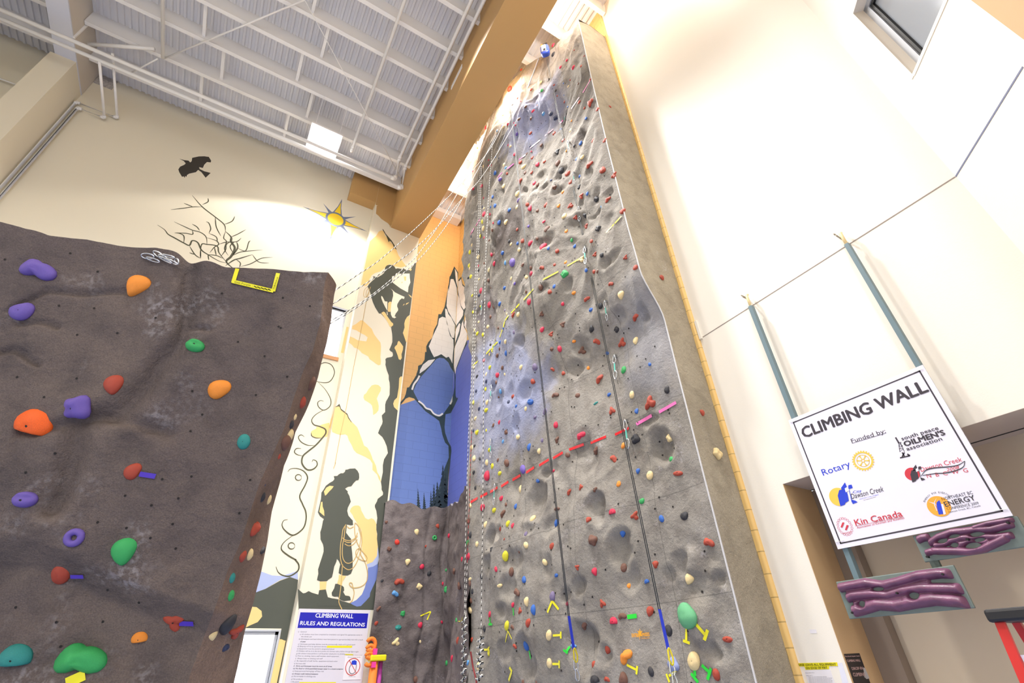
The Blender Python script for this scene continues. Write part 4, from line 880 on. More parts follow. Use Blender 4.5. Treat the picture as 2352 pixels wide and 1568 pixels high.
# --- pilaster front, tan shapes
tanb = [pp('1', (655, 82), (700, 120), (750, 175), (800, 210), (870, 255), (905, 297), (907, 335), (1075, -60), (668, -60)),
  pp('1', (545, 582), (600, 530), (660, 480), (700, 412), (730, 390), (770, 383), (805, 420), (815, 470), (990, 680), (1030, 750), (1060, 830), (1110, 905), (1200, 1030), (1100, 1050), (990, 1030), (900, 985), (815, 1060), (740, 1120), (640, 1150), (580, 1190), (540, 1260), (530, 1340), (480, 1385), (400, 1380), (383, 1372)),
  pp('2', (230, 690), (290, 660), (380, 590), (420, 595), (490, 660), (580, 745), (620, 840), (680, 920), (735, 990), (745, 1060), (745, 1130), (735, 1250), (745, 1330), (740, 1390), (700, 1400), (650, 1370), (600, 1330), (540, 1290), (515, 1240), (400, 1180), (370, 1140), (320, 1100), (260, 1080), (220, 1030), (165, 990), (190, 880), (260, 910), (330, 950), (400, 960), (480, 970), (505, 900), (460, 860), (380, 820), (300, 770), (225, 750)),
  pp('2', (1265, 500), (1215, 530), (1180, 590), (1165, 650), (1170, 720), (1140, 830), (1165, 890), (1198, 985), (1215, 985)),
  pp('3', (1128, 190), (1100, 190), (1075, 220), (1065, 390), (1035, 570), (985, 620), (965, 680), (980, 740), (1046, 805), (1063, 670)),
  pp('3', (580, 350), (640, 335), (700, 345), (745, 390), (740, 450), (700, 520), (670, 590), (690, 650), (705, 720), (700, 800), (660, 850), (605, 885), (600, 800), (585, 720), (560, 685), (510, 650), (450, 615), (430, 570), (440, 520), (480, 490), (520, 420)),
  pp('4', (1172, 340), (1250, 315), (1280, 320), (1300, 385), (1390, 460), (1450, 510), (1480, 590), (1560, 680), (1670, 790), (1700, 860), (1800, 1130), (1825, 1205), (1900, 1250), (1960, 1350), (2000, 1450), (2035, 1568), '5', (1960, 130), (2020, 260), (2050, 400), (2110, 500), (2125, 610), (2080, 540), (2050, 450), (1950, 350), (1950, 220), (1900, 140), (1800, 80), (1620, 0), '4', (1590, 1300), (1550, 1200), (1480, 1080), (1450, 980), (1400, 950), (1290, 965), (1200, 940), (1110, 900), (1095, 830)),
  pp('5', (1590, 1090), (1660, 1090), (1700, 1120), (1720, 1200), (1770, 1290), (1800, 1350), (1860, 1380), (1930, 1355), (1980, 1380), (2010, 1430), (2035, 1490), '6', (1755, 60), (1760, 130), (1780, 290), (1785, 440), (1770, 600), (1700, 700), (1590, 750), (1580, 690), (1500, 480), (1500, 300), (1490, 130), (1400, -10), '5', (1560, 1340), (1540, 1290), (1480, 1210), (1500, 1150), (1540, 1110))]
paint('painted_cliffs', [tanb[0]], fr1, m_tan, pil); paint('painted_rock_shapes', tanb[1:], fr1, m_mtan, pil, 'tan rock shapes painted on the pilaster')
paint('painted_stream', [pp('6', (1785, 430), (1810, 600), (1785, 740), (1700, 790), (1610, 810), (1585, 750), (1690, 710), (1770, 600))], fr2, m_mlblue, pil)
# --- dark mass: upper climber and the cliff edge down the right of the pilaster
Y2 = 1411
up = pp('1', (815, 1100), (820, 1050), (850, 1015), (900, 1000), (950, 1010), (990, 1035), (1010, 1075), (1045, 1065), (1130, 1080), (1150, 1070), (1215, 1100), (1260, 1095), (1375, 960), (1382, 962), (1262, 1905), (1215, 1941), (1180, 2001), (1165, 2061), (1170, 2131), (1140, 2230), (1165, 2301), (1198, 2396),
   '3', (1128, 190), (1100, 190), (1075, 220), (1065, 390), (1035, 570), (985, 620), (965, 680), (980, 740), (1046, 805), '5', (2350, 150), (2200, 1568), '6', (1900, 20), (1820, 640), (1745, 1568), (360, 1568), (345, 1190), (440, 1270), (480, 1265), (540, 1230), (600, 1260), (700, 1290), (1290, 1450), (1340, 1480), (1410, 1510), (1480, 1500), (1580, 1400), (1640, 1330), (1650, 1260), (1700, 1150), (1760, 1020), (1785, 900), (1785, 740), (1810, 660), (1800, 560), (1785, 420), (1770, 290), (1775, 200), (1760, 130), (1760, 20),
   '5', (2035, 1480), (2050, 1350), (2030, 1200), (2000, 1120), (2000, 1080), (2040, 1010), (2060, 950), (2165, 870), (2170, 820), (2140, 760), (2140, 700), (2125, 600), (2140, 520), (2165, 400), (2165, 250), (2190, 130), (2270, 0),
   '3', (850, 1450), (810, 1350), (770, 1280), (692, 1210), (710, 1160), (735, 1100), (765, 1045), (775, 1000), (765, 940), (760, 890), (820, 830), (820, 700), (835, 640), (870, 580), (900, 520), (905, 380), (900, 300), (885, 240), (885, 170), (850, 80),
   '2', (825, 1390), (830, 1340), (825, 1290), (850, 1265), (935, 1250), (955, 1235), (960, 1200), (950, 1165), (920, 1150), (895, 1120), (900, 1110), (930, 1040), (950, 980), (950, 900), (945, 830), (930, 740), (930, 715),
   '1', (900, 2110), (880, 2060), (820, 1960), (745, 1880), (710, 1880), (640, 1770), (600, 1680), (575, 1600), (550, 1500), (520, 1420), (500, 1400), (530, 1350), (600, 1280), (640, 1250), (610, 1240), (600, 1210), (625, 1210), (680, 1230), (750, 1190), (800, 1150))
paint('painted_climber', [up], fr2, m_mdark, pil, 'charcoal climber silhouette scaling a dark cliff, painted on the pilaster')
holes = [pp('1', (945, 1210), (1000, 1200), (1015, 1160), (1040, 1150), (1100, 1165), (1180, 1160), (1260, 1160), (1265, 1250), (1275, 1320), (1240, 1400), (1230, 1500), (1100, 1430), (965, 1330), (945, 1300)),
  pp('1', (865, 1411), (935, 1441), (1000, 1500), (1100, 1550), (1170, 1580), (1160, 1620), (1120, 1605), (1080, 1640), (1040, 1710), (1035, 1750), (1055, 1800), (1050, 1830), (1010, 1880), (990, 1930), (1020, 1945), (990, 1965), (950, 1950), (925, 1900), (920, 1840), (920, 1760), (945, 1640), (965, 1560), (960, 1480), (930, 1440)),
  pp('1', (750, 1560), (775, 1580), (815, 1660), (860, 1665), (860, 1830), (820, 1760), (780, 1680), (750, 1600)), pp('1', (848, 1840), (858, 1850), (870, 1911), (855, 1900))]
paint('painted_sky_gap', holes, fr3, m_mcream, pil)
paint('painted_skin', [pp('1', (1155, 1215), (1200, 1212), (1195, 1290), (1170, 1290)), pp('1', (1115, 1310), (1140, 1310), (1120, 1340)), pp('1', (875, 1690), (905, 1665), (935, 1670), (925, 1760), (915, 1850), (885, 1850), (868, 1840)),
  pp('1', (750, 1870), (790, 1845), (820, 1860), (860, 1930), (930, 2030), (965, 2060), (965, 2090), (930, 2120), (900, 2110), (880, 2060), (820, 1960)),
  pp('2', (1070, 960), (1095, 990), (1145, 1060), (1140, 1120), (1115, 1200), (1120, 1270), (1095, 1305), (1065, 1290), (1045, 1220), (1010, 1130), (988, 1090), (1000, 1060), (1035, 1030), (1050, 975)), pp('1', (1255, 1085), (1300, 1070), (1290, 1105), (1270, 1110)),
  pp('2', (1190, 315), (1200, 285), (1255, 265), (1230, 290)), pp('2', (1140, 328), (1155, 300), (1170, 292), (1160, 315)), pp('2', (1235, 120), (1290, 155), (1300, 190), (1270, 165))], fr4, m_mtan, pil)
paint('painted_ridge_line', [pp('1', (765, 355), (790, 370), (830, 440), (880, 500), (940, 570), (985, 640), (1030, 730), (1010, 720), (975, 680), (955, 630), (930, 590), (900, 570), (885, 600), (875, 570), (840, 480), (815, 440), (790, 400), (770, 360)),  # black ridge lines of the mural
  pp('4', (1165, 340), (1230, 300), (1270, 265), (1290, 320), (1310, 380), (1390, 440), (1450, 490), (1480, 570), (1550, 680), (1540, 680), (1470, 590), (1440, 510), (1390, 470), (1300, 400), (1275, 325), (1240, 320))], fr3, m_mline, pil)
strokes('painted_rope', [pp('1', (560, 1400), (490, 1580)), pp('2', (490, 160), (470, 300), (380, 800), (310, 1150), (240, 1500), '3', (120, 750), (10, 1250), '4', (1290, 965), (1180, 1568), '5', (1185, 200), (1140, 320)),
   pp('1', (500, 1400), (450, 1450), (430, 1540), (450, 1580), (500, 1560), (530, 1480), (520, 1420)), pp('1', (520, 1420), (480, 1480), (480, 1560), (530, 1580), (560, 1560))], fr5, m_mrope, pil, .012)
# --- standing climber coiling a rope
st = pp('5', (1145, 480), (1220, 475), (1240, 450), (1290, 420), (1340, 420), (1375, 390), (1390, 345), (1420, 345), (1480, 325), (1590, 320), (1640, 370), (1670, 430), (1675, 510), (1660, 560), (1610, 570), (1560, 620), (1510, 690), (1440, 700), (1380, 740), (1440, 800), (1430, 820), (1470, 890), (1500, 1010), (1440, 1130), (1425, 1200), (1450, 1300), (1500, 1360), (1540, 1400),
   '6', (1340, 40), (1300, 45), (1230, 30), (1215, 180), (1260, 240), (1305, 290), (1310, 420), (1325, 550), (1335, 700), (1330, 850), (1300, 920), (1240, 950), (1150, 945), (1080, 905), (1090, 830), (1110, 750), (1085, 690), (1050, 650), (1040, 700), (1000, 790), (980, 900), (960, 980), (900, 1020), (870, 1050), (750, 1055), (690, 1030), (700, 980), (715, 920), (710, 840), (740, 740), (780, 620), (810, 520), (810, 450), (800, 390), (755, 300), (750, 170), (775, 90), (790, 10),
   '5', (920, 1410), (940, 1370), (860, 1310), (815, 1230), (850, 1080), (880, 950), (890, 820), (940, 750), (980, 680), (1060, 620), (1130, 580), (1160, 540))
boots = [pp('6', (1020, 1100), (1110, 1100), (1140, 1130), (1175, 1160), (1180, 1220), (1160, 1240), (1200, 1310), (1270, 1320), (1290, 1340), (1300, 1395), (1180, 1410), (1130, 1395), (1090, 1370), (1070, 1330), (1000, 1330), (960, 1310), (955, 1260), (1000, 1180)),
         pp('6', (730, 1215), (850, 1200), (870, 1280), (890, 1355), (1000, 1365), (1080, 1380), (1170, 1425), (1290, 1450), (1300, 1500), (715, 1500), (713, 1298))]
paint('painted_climber', [st]+boots, fr3, m_mdark, pil, 'charcoal silhouette of a standing climber coiling a rope, painted above the rules sign')
paint('painted_skin', [pp('5', (940, 800), (990, 720), (1060, 680), (1145, 690), (1110, 740), (1050, 800), (990, 870), (965, 885)), pp('5', (880, 1020), (910, 1010), (915, 1110), (945, 1200), (950, 1310), (900, 1270), (845, 1220)),
   pp('6', (740, 1060), (865, 1060), (850, 1200), (740, 1213)), pp('6', (1085, 935), (1130, 950), (1215, 960), (1180, 1010), (1150, 1060), (1140, 1130), (1080, 1110), (1055, 1090), (1080, 1010))], fr4, m_mtan, pil)
paint('painted_pond', [pp('6', (1787, 742), (1785, 900), (1760, 1020), (1700, 1150), (1650, 1260), (1640, 1330), (1580, 1400), (1480, 1500), (1410, 1510), (1340, 1480), (1290, 1450), (1400, 1390), (1500, 1290), (1550, 1170), (1580, 1060), (1600, 900), (1610, 810), (1700, 790))], fr3, m_mblue, pil)
strokes('painted_rope', [pp('6', (1215, 30), (1160, 120), (1140, 250), (1115, 400), (1110, 600), (1140, 750), (1200, 820), (1270, 845), (1350, 800), (1420, 680), (1470, 520), (1500, 330), (1480, 150), (1420, 40), (1370, 0)),
   pp('6', (1200, 60), (1180, 250), (1150, 420), (1150, 600), (1190, 700), (1260, 730), (1340, 690), (1400, 590), (1450, 450), (1480, 250), (1440, 100)), pp('6', (1150, 270), (1200, 310), (1290, 320), (1380, 270), (1420, 180)),
   pp('6', (1180, 330), (1250, 355), (1340, 330), (1420, 240)), pp('6', (1190, 380), (1260, 415), (1340, 390), (1420, 300)), pp('6', (1370, 20), (1370, 150), (1400, 320), (1480, 480), (1580, 600), (1590, 660), (1550, 690), (1450, 650), (1400, 590), (1390, 520), (1430, 470), (1480, 500), (1480, 580), (1560, 720), (1600, 900), (1580, 1060), (1480, 1150), (1340, 1170), (1280, 1120), (1280, 1085), (1320, 1090), (1340, 1170), (1360, 1260), (1330, 1390), (1280, 1445)),
   pp('6', (1150, 750), (1135, 950), (1120, 1150), (1100, 1300), (1085, 1430), (1140, 1560)), pp('6', (1230, 60), (1280, 100), (1350, 70))], fr5, m_mrope, pil, .016)
# --- pilaster left return: continues the tan shapes
fs = lambda q: hx(q[0], q[1], 1.77-STEP)
paint('painted_return', [pp('4', (1172, 340), (1140, 440), (1100, 560), (1050, 660), (1030, 760), (1060, 830), (1095, 700))], fs, m_mtan, pil)
# --- far wall: ground, blue slopes, vine, tree, bird, sun
paint('painted_ground', [pp('9', (330, 757), (430, 722), (560, 648), (650, 615), (724, 640), (690, 940), (640, 1250), (540, 1700), (470, 1700), 'p', (646.5, 1443), (430, 1440), (300, 1440), (300, 1361))], wl1, m_mdark, wall_back, 'charcoal painted ground round the low window')
paint('painted_slopes', [pp('9', (380, 560), (430, 578), (490, 600), (580, 605), (720, 558), (723, 637), (650, 613), (560, 640), (430, 720), (325, 760))], wl2, m_mlblue, wall_back)
paint('painted_rock_shapes', [pp('9', (200, 900), (290, 880), (350, 885), (395, 920), (400, 970), (360, 1020), (290, 1050), (230, 1080)), pp('c', (930, 630), (1000, 632), (1050, 655), (1085, 662), (880, 1640), (730, 1640)),
   pp('b', (752, 785), (790, 790), (700, 1260), (650, 1250)), pp('4', (1040, 690), (880, 730), (750, 790), (750, 820), (640, 880), (625, 940), (660, 990), (760, 1030), (850, 1030), (930, 1010), (990, 1008), (1055, 830))], wl2, m_mtan, wall_back)
vine = [pp('8', (570, 75), (575, 55), (610, 40), (660, 60), (680, 120), (640, 185), (560, 185), (510, 155)), pp('8', (560, 190), (610, 240), (650, 310), (650, 360), (620, 390), (590, 395), (560, 370), (555, 340), (575, 325), (600, 330)),
   (.034, pp('8', (600, 395), (540, 430), (510, 470), (525, 505), (570, 520), (610, 540), (615, 570), (590, 605), (540, 660), (490, 700), (445, 740), (435, 785), (450, 820), (480, 845), (520, 840), (550, 810), (545, 780), (520, 770), (512, 785))),
   pp('8', (580, 605), (540, 605), (510, 590), (505, 565)), pp('8', (530, 660), (480, 660), (430, 635), (410, 600), (430, 582), (455, 597)), pp('8', (440, 740), (400, 730), (380, 710), (395, 685), (430, 685)),
   (.028, pp('8', (330, 860), (350, 838), (400, 835), (450, 855), (478, 900), (460, 960), (420, 1040), (440, 1100), (465, 1160), (465, 1230), (440, 1290), (370, 1335), (310, 1300), (287, 1260), (300, 1225), (330, 1218))),
   (.028, pp('8', (370, 1335), (300, 1390), (282, 1440), (330, 1485), (390, 1520), '9', (700, 460), (730, 505), (720, 560), (650, 605), (590, 600), (545, 570), (525, 520)))]
for (cx, cy, r_) in ((410, 902, 23), (358, 1415, 25)): vine.append(pp('8', *[(cx+r_*math.cos(a), cy+r_*.95*math.sin(a)) for a in [i*math.pi/6 for i in range(13)]]))
strokes('painted_vine', vine, wl3, m_mline, wall_back, .020, True, 'curling dark vine painted beside the pilaster')
br = [(.055, [(900, 1320), (800, 1230), (850, 1170), (890, 1080), (850, 1010), (850, 960), (790, 900)]), (.032, [(790, 900), (775, 825), (680, 745), (540, 635), (430, 510)]), [(540, 635), (440, 635), (330, 650), (200, 665)], [(440, 635), (340, 595)], [(540, 610), (600, 580), (600, 540)], [(775, 825), (860, 790), (890, 735)],
   (.035, [(800, 1240), (720, 1220), (600, 1150), (530, 1100), (490, 1020), (430, 1000), (400, 1050), (340, 1025), (240, 970), (170, 930), (130, 880), (55, 830)]), [(790, 900), (770, 970), (800, 1010), (780, 1090), (820, 1160)],
   (.032, [(800, 1230), (720, 1130), (700, 1060), (590, 1040), (530, 1045), (520, 1180)]), [(590, 1040), (580, 960), (520, 910), (430, 885), (330, 840), (235, 795)], [(430, 885), (435, 930), (360, 920), (240, 915)], [(580, 965), (690, 1000), (715, 1040), (670, 1070), (620, 1130)], [(670, 1070), (690, 1160)], [(715, 1040), (800, 1015), (910, 1010), (960, 970)],
   [(610, 920), (630, 870), (610, 810), (580, 795)], [(610, 920), (690, 960), (700, 1020)], [(510, 890), (480, 850), (430, 820)], [(340, 1025), (340, 950), (290, 920), (240, 915)], [(400, 1055), (460, 1150), (520, 1190)], [(400, 1130), (460, 1150)],
   (.035, [(850, 1180), (920, 1080), (910, 1010)]), [(920, 1080), (1005, 1110), (1040, 1020), (1060, 1000)], [(870, 1160), (930, 1130), (1005, 1115), (1190, 1100)], (.035, [(790, 1270), (880, 1210), (950, 1190), (1080, 1150)]), [(950, 1280), (1060, 1250), (1180, 1190), (1300, 1180)], [(940, 1290), (950, 1240), (900, 1200)],
   [(680, 745), (690, 850), (740, 950)], [(850, 1010), (800, 1040), (790, 1100), (740, 1170)], [(850, 960), (920, 930), (1010, 880)], [(600, 1150), (610, 1210)], [(520, 1100), (520, 1190)], [(870, 1130), (840, 1060), (890, 1010)], [(760, 1190), (690, 1160), (600, 1150)], [(1080, 1150), (1150, 1230), (1260, 1240)]]
strokes('painted_tree', [((t[0], pp('7', *t[1])) if isinstance(t, tuple) else pp('7', *t)) for t in br], wl1, m_mline, wall_back, .026, True, 'bare branching tree painted behind the boulder')
paint('painted_bird', [pp('7', (290, 115), (345, 130), (390, 135), (410, 155), (425, 140), (430, 105), (500, 90), (560, 88), (610, 95), (635, 135), (630, 155), (590, 150), (560, 180), (545, 215), (505, 205), (510, 225), (560, 250), (630, 268), (575, 320), (530, 260), (495, 235), (470, 260), (400, 275), (375, 290), (368, 312), (355, 300), (350, 322), (338, 305), (320, 310), (290, 260), (280, 230), (300, 200), (345, 180), (360, 165), (340, 140))], wl1, mat('mural_bird_black', '#3a352f', .6), wall_back, 'black raven painted in flight')
c_ = wl1(pp('7', (1980, 770))[0]); ro = (wl1(pp('7', (1872, 735))[0])-wl1(pp('7', (2090, 800))[0])).length/2
def ringp(r0, y): return [Vector((c_.x+r0*math.cos(a), y, c_.z+r0*math.sin(a))) for a in [i*math.pi/18 for i in range(36)]]
rays = [(1625, 632), (1845, 595), (2050, 548), (2200, 740), (2320, 900), (2135, 940), (1918, 1000), (1775, 808)]
mb = MB(); my = MB(); mw_ = MB()
for k, q in enumerate(rays):
    tip = wl1(pp('7', q)[0]); d = (tip-c_); L = d.length; d.normalize(); s = Vector((-d.z, 0, d.x)); w_ = .135 if k in (0, 2, 4, 6) else .06
    mb.flat([c_+d*ro*.9+s*w_, c_+d*(ro+(L-ro)*.4)+s*w_*.4, tip, c_+d*(ro+(L-ro)*.4)-s*w_*.4, c_+d*ro*.9-s*w_])
    if k in (0, 2, 4, 6):
        o = Vector((0, -.0012, 0)); my.flat([c_+d*ro*.9+s*w_*.72+o, c_+d*(ro+(L-ro)*.4)+s*w_*.24+o, c_+d*(ro+(L-ro)*.75)+o, c_+d*(ro+(L-ro)*.4)-s*w_*.24+o, c_+d*ro*.9-s*w_*.72+o])
mb.flat(ringp(ro, c_.y-.002)); o = link('painted_sun', mb.mesh('painted_sun'), m_mring, wall_back); o['label'] = 'yellow painted sun with a slate ring and eight rays'
my.flat(ringp(ro*.78, c_.y-.004)); link('painted_sun_disc', my.mesh('painted_sun_disc'), m_msun, wall_back)
# --- nook: mountain on block work, continuing round the corner
def nook(name, poly, lay, m1, m2, label=None):
    a = clip(poly, lambda q: CORN(q[1])-q[0]); b = clip(poly, lambda q: q[0]-CORN(q[1]))
    if len(a) > 2: paint(name, [a], on_wall(lay), m1, wall_nook, label)
    if len(b) > 2: paint(name, [b], on_block(lay), m2, wall_block, label)
low = 1215
nook('painted_sky', [(1069, 788), (1100, 760), (1140, 760), (1140, low), (1000, low), (1030, 900)], 1, m_nblue, m_nblue_s)
nook('painted_sky', pp('3', (1070, 720), (1100, 700), (1400, 600), (1880, 800), (2040, 600), (2120, 400), 'p', (1062, 795), (1075, 780), (1100, 800), (1100, low), (870, low)), 2, m_nblue, m_nblue_s)
nook('painted_ridge', pp('1', (2065, 1030), (2140, 1150), (2130, 1290), (2190, 1215), (2215, 1350), (2310, 1440), '2', (2350, 90), (2340, 330), (2300, 400), (2250, 480), (2240, 560), (2300, 1010), (2230, 1130), (2100, 1480), '3', (2080, 100), (2130, 590), (2060, 740), (2000, 850), (1910, 870), (1790, 990), (1700, 920), (1550, 820), (1340, 585), (1250, 560), (1190, 590), (1100, 700), (1062, 800), (1040, 1000), (1048, 805), (1080, 670), (1160, 580), (1190, 510), (1215, 390), (1250, 385), (1385, 160),
   '2', (1380, 1568), (1410, 1480), (1415, 1410), (1480, 1380), (1530, 1300), (1540, 1160), (1565, 1160), (1560, 1060), (1600, 980), (1670, 900), (1700, 760), (1755, 660), (1770, 560), (1780, 480), (1830, 480), (1890, 350), (1910, 250), (1955, 0), '1', (1940, 1460), (1970, 1330), (1980, 1220), (2000, 1190)), 3, m_ndark, m_ndark_s, 'dark mountain ridge painted in the nook')
nook('painted_ridge', pp('3', (1790, 985), (1910, 860), (1890, 1100), (1900, 1200), (1950, 1350), (2005, 1450), (2010, 1568), 'a', (1712, 920), (1700, 1050), (1682, 1200), (1672, 1500), (1555, 1500), (1600, 1250), (1650, 1080), (1690, 980), '3', (1960, 1440), (1900, 1380), (1850, 1240), (1830, 1130)), 3, m_ndark, m_ndark_s)
nook('painted_sky', pp('3', (1330, 450), (1380, 330), (1470, 190), (1630, 10), '2', (1740, 1290), (1800, 1262), (1880, 1275), (1960, 1350), (2000, 1440), '3', (2070, 130), (2070, 380), (2050, 500), (1990, 690), (1870, 860), (1800, 890), (1720, 870), (1640, 790), (1540, 740), (1400, 600), (1340, 480)), 4, m_nblue, m_nblue_s)
nook('painted_sky', pp('3', (2100, 100), (2160, -30), (2290, -80), (2270, 100), (2220, 380), (2170, 520), (2110, 585), (2090, 540), (2085, 300)), 4, m_nblue, m_nblue_s)
for P_ in [pp('2', (1790, 560), (1850, 525), (1910, 545), (1940, 640), (1960, 760), (1990, 870), (2050, 940), (2055, 1070), (2040, 1200), (2030, 1370), (2000, 1300), (1965, 1245), (1920, 1265), (1830, 1200), (1770, 1230), (1700, 1255), (1650, 1160), (1605, 1060), (1640, 980), (1690, 850), (1770, 680)),
   pp('2', (1900, 380), (1930, 390), (1960, 480), (2010, 540), (2080, 680), (2075, 800), (2060, 910), (2020, 900), (1980, 800), (1930, 640), (1905, 500)),
   pp('1', (2000, 1260), (2050, 1260), (2080, 1330), (2110, 1420), '2', (2115, 100), (2160, 200), (2185, 350), (2228, 420), (2222, 500), (2190, 560), (2100, 685), (2040, 580), (1960, 440), (1925, 330), (1935, 180), (1955, 0), '1', (1960, 1480), (1980, 1380)),
   pp('1', (2075, 1070), (2120, 1150), (2130, 1280), (2150, 1300), (2190, 1250), (2210, 1370), (2290, 1450), '2', (2300, 200), (2310, 300), (2260, 370), (2235, 400), (2190, 330), (2145, 130), (2125, 0), '1', (2095, 1300), (2085, 1200)),
   pp('2', (2105, 730), (2155, 640), (2175, 660), (2155, 780), (2080, 1000), (2075, 1040), (2080, 800)), pp('2', (2240, 560), (2225, 620), (2235, 700), (2300, 830), (2290, 950), (2220, 1130), (2140, 1340), (2100, 1450), (2085, 1560), (2055, 1400), (2065, 1100), (2105, 1000), (2165, 850), (2200, 650)),
   pp('2', (2270, 520), (2340, 500), (2340, 700), (2310, 800), (2240, 680)), pp('2', (1720, 1290), (1640, 1390), (1540, 1480), (1440, 1550), (1450, 1480), (1500, 1390), (1600, 1310))]:
    nook('painted_snow', P_, 5, m_nsnow, m_nsnow_s)
strokes('painted_snow', [pp('3', (1440, 175), (1400, 250), (1340, 330), (1305, 430)), pp('3', (1420, 630), (1500, 690), (1560, 760), (1640, 790), (1700, 860), (1790, 895), (1860, 855)), pp('3', (2065, 480), (2030, 600), (1990, 690))], on_wall(5), m_nsnow, wall_nook, .05)
con = []
for (ax, ay, bx, hw) in [(1635, 1035, 1640, 60), (1585, 1190, 1590, 45), (1555, 1210, 1555, 30), (1410, 1250, 1418, 22), (1465, 1290, 1470, 20), (1528, 1270, 1530, 18), (1660, 1100, 1665, 40)]:
    L_, R_ = [], []; n_ = 9
    for i in range(n_):
        f = i/(n_-1); y_ = ay+(1440-ay)*f; x_ = ax+(bx-ax)*f
        L_ += [(x_-hw*f, y_), (x_-hw*f*.45, y_+5)]; R_ += [(x_+hw*f, y_+3), (x_+hw*f*.4, y_+8)]
    con.append(pp('a', *(L_+R_[::-1])))
paint('painted_conifers', con, on_wall(4), mat('mural_conifer', '#22333a', .6), wall_nook, 'small dark conifers painted above the low rock wall')

o = MB().flat([Vector((1.772, YP-.003, 13.98)), Vector((2.36, YP-.003, 13.98)), Vector((2.36, YP-.003, 15.14)), Vector((1.772, YP-.003, 15.14))]); link('painted_cliffs', o.mesh('painted_cliffs'), m_tan, pil)
# ================================================================ SIGNS
def fit_text(txt, A, B, T, m, name, parent, bold=0., shear=0., lift=0.0):
    A, B, T = Vector(A), Vector(B), Vector(T); rt = (B-A); w_ = rt.length; rt.normalize(); up = (T-A); up = up-rt*up.dot(rt); h_ = up.length; up.normalize()
    cu = bpy.data.curves.new(name, 'FONT'); cu.body = txt; cu.shear = shear; cu.resolution_u = 2
    t = bpy.data.objects.new(name, cu); COL.objects.link(t)
    me = bpy.data.meshes.new_from_object(t.evaluated_get(bpy.context.evaluated_depsgraph_get())); bpy.data.objects.remove(t); bpy.data.curves.remove(cu)
    xs = [v.co.x for v in me.vertices]; x0, x1 = min(xs), max(xs); cap = .69; nrm = rt.cross(up)
    for v in me.vertices: v.co = A+rt*((v.co.x-x0)/(x1-x0)*w_)+up*(v.co.y/cap*h_)+nrm*lift
    if bold > 0:
        n_ = len(me.vertices); vs = [v.co.copy() for v in me.vertices]; fs = [tuple(p.vertices) for p in me.polygons]; d_ = bold*h_*1.5; V_, F_ = [], []
        for k, (ax, ay) in enumerate(((0, 0), (1, 0), (-1, 0), (0, .7), (0, -.7))):
            V_ += [v+rt*d_*ax+up*d_*ay+nrm*(.00025*k) for v in vs]; F_ += [tuple(i+k*n_ for i in f) for f in fs]
        me = bpy.data.meshes.new(name); me.from_pydata([tuple(v) for v in V_], [], F_)
    me.materials.clear(); return link(name, me, m, parent)
ink = mat('sign_ink_dark', '#3a3640', .4); ink_r = mat('sign_ink_red', '#c93645', .4); ink_b = mat('sign_ink_blue', '#2340c8', .4); ink_g = mat('sign_ink_gold', '#e8c250', .4); ink_o = mat('sign_ink_orange', '#eda53a', .4)
m_plas = mat('sign_white_plastic', '#e3e1f0', .18, coat=.3)
SX = 4.80
def k7(x, y): return hx(1780+x/3.92, 800+y/3.92, SX-.0065)
def k8(x, y): return hx(1780+x/3.92, 1168+y/3.92, SX-.0065)
G = empty('climbing_wall_sign', (SX, 1.78, 2.37), 'white square CLIMBING WALL sign with sponsor logos hanging on the white side wall', 'sign')
MB().box((SX-.005, 1.165, 2.37), (SX+.005, 2.402, 3.605)).build('sign_board', m_plas, G)
bo = MB(); e_ = .036; a0, a1, b0, b1 = 1.165+e_, 2.402-e_, 2.37+e_, 3.605-e_
for (q0, q1) in (((a0, b0), (a1, b0+.011)), ((a0, b1-.011), (a1, b1)), ((a0, b0), (a0+.011, b1)), ((a1-.011, b0), (a1, b1))): bo.box((SX-.0062, q0[0], q0[1]), (SX-.0052, q1[0], q1[1]))
bo.build('printed_border', ink, G)
for (t, A, B, T, m, bd, sh) in [('CLIMBING WALL', (262, 808), (1385, 385), (222, 720), ink, .03, 0), ('Funded by:', (693, 850), (1000, 757), (680, 815), ink, 0, 0), ('south peace', (1145, 828), (1475, 728), (1138, 795), ink, .012, 0),
     ("OILMEN'S", (1172, 882), (1535, 775), (1158, 838), ink, .05, 0), ('association', (1190, 920), (1508, 825), (1182, 888), ink, .012, 0), ('Rotary', (435, 1145), (685, 1062), (420, 1088), ink_b, 0, 0), ('Dawson Creek', (1318, 1110), (1690, 1015), (1308, 1068), ink_r, 0, 0),
     ('2008', (1547, 1108), (1665, 1080), (1543, 1080), ink_r, 0, .3), ('N  B  C  W  G', (1372, 1165), (1742, 1112), (1366, 1130), ink_r, 0, 0), ('City', (708, 1306), (778, 1290), (703, 1282), ink_b, 0, 0), ('the                 of', (693, 1300), (782, 1284), (691, 1292), ink_b, 0, 0), ('Dawson Creek', (692, 1356), (985, 1284), (684, 1308), ink, -.004, .25),
     ('BRITISH COLUMBIA', (762, 1360), (935, 1318), (760, 1353), ink_b, 0, 0), ('"The Capital of the Peace"', (795, 1370), (912, 1338), (793, 1363), ink, 0, 0),
     ('NORTHEAST BC', (1508, 1370), (1785, 1308), (1500, 1342), ink, 0, 0), ('ENERGY', (1538, 1425), (1810, 1362), (1522, 1380), ink, .015, 0), ('CONFERENCE 2009', (1552, 1456), (1838, 1400), (1547, 1433), ink, 0, 0), ('Dawson Creek, BC, Canada', (1566, 1480), (1853, 1420), (1563, 1466), ink, -.004, 0)]:
    fit_text(t, k7(*A), k7(*B), k7(*T), m, 'lettering', G, bd, sh)
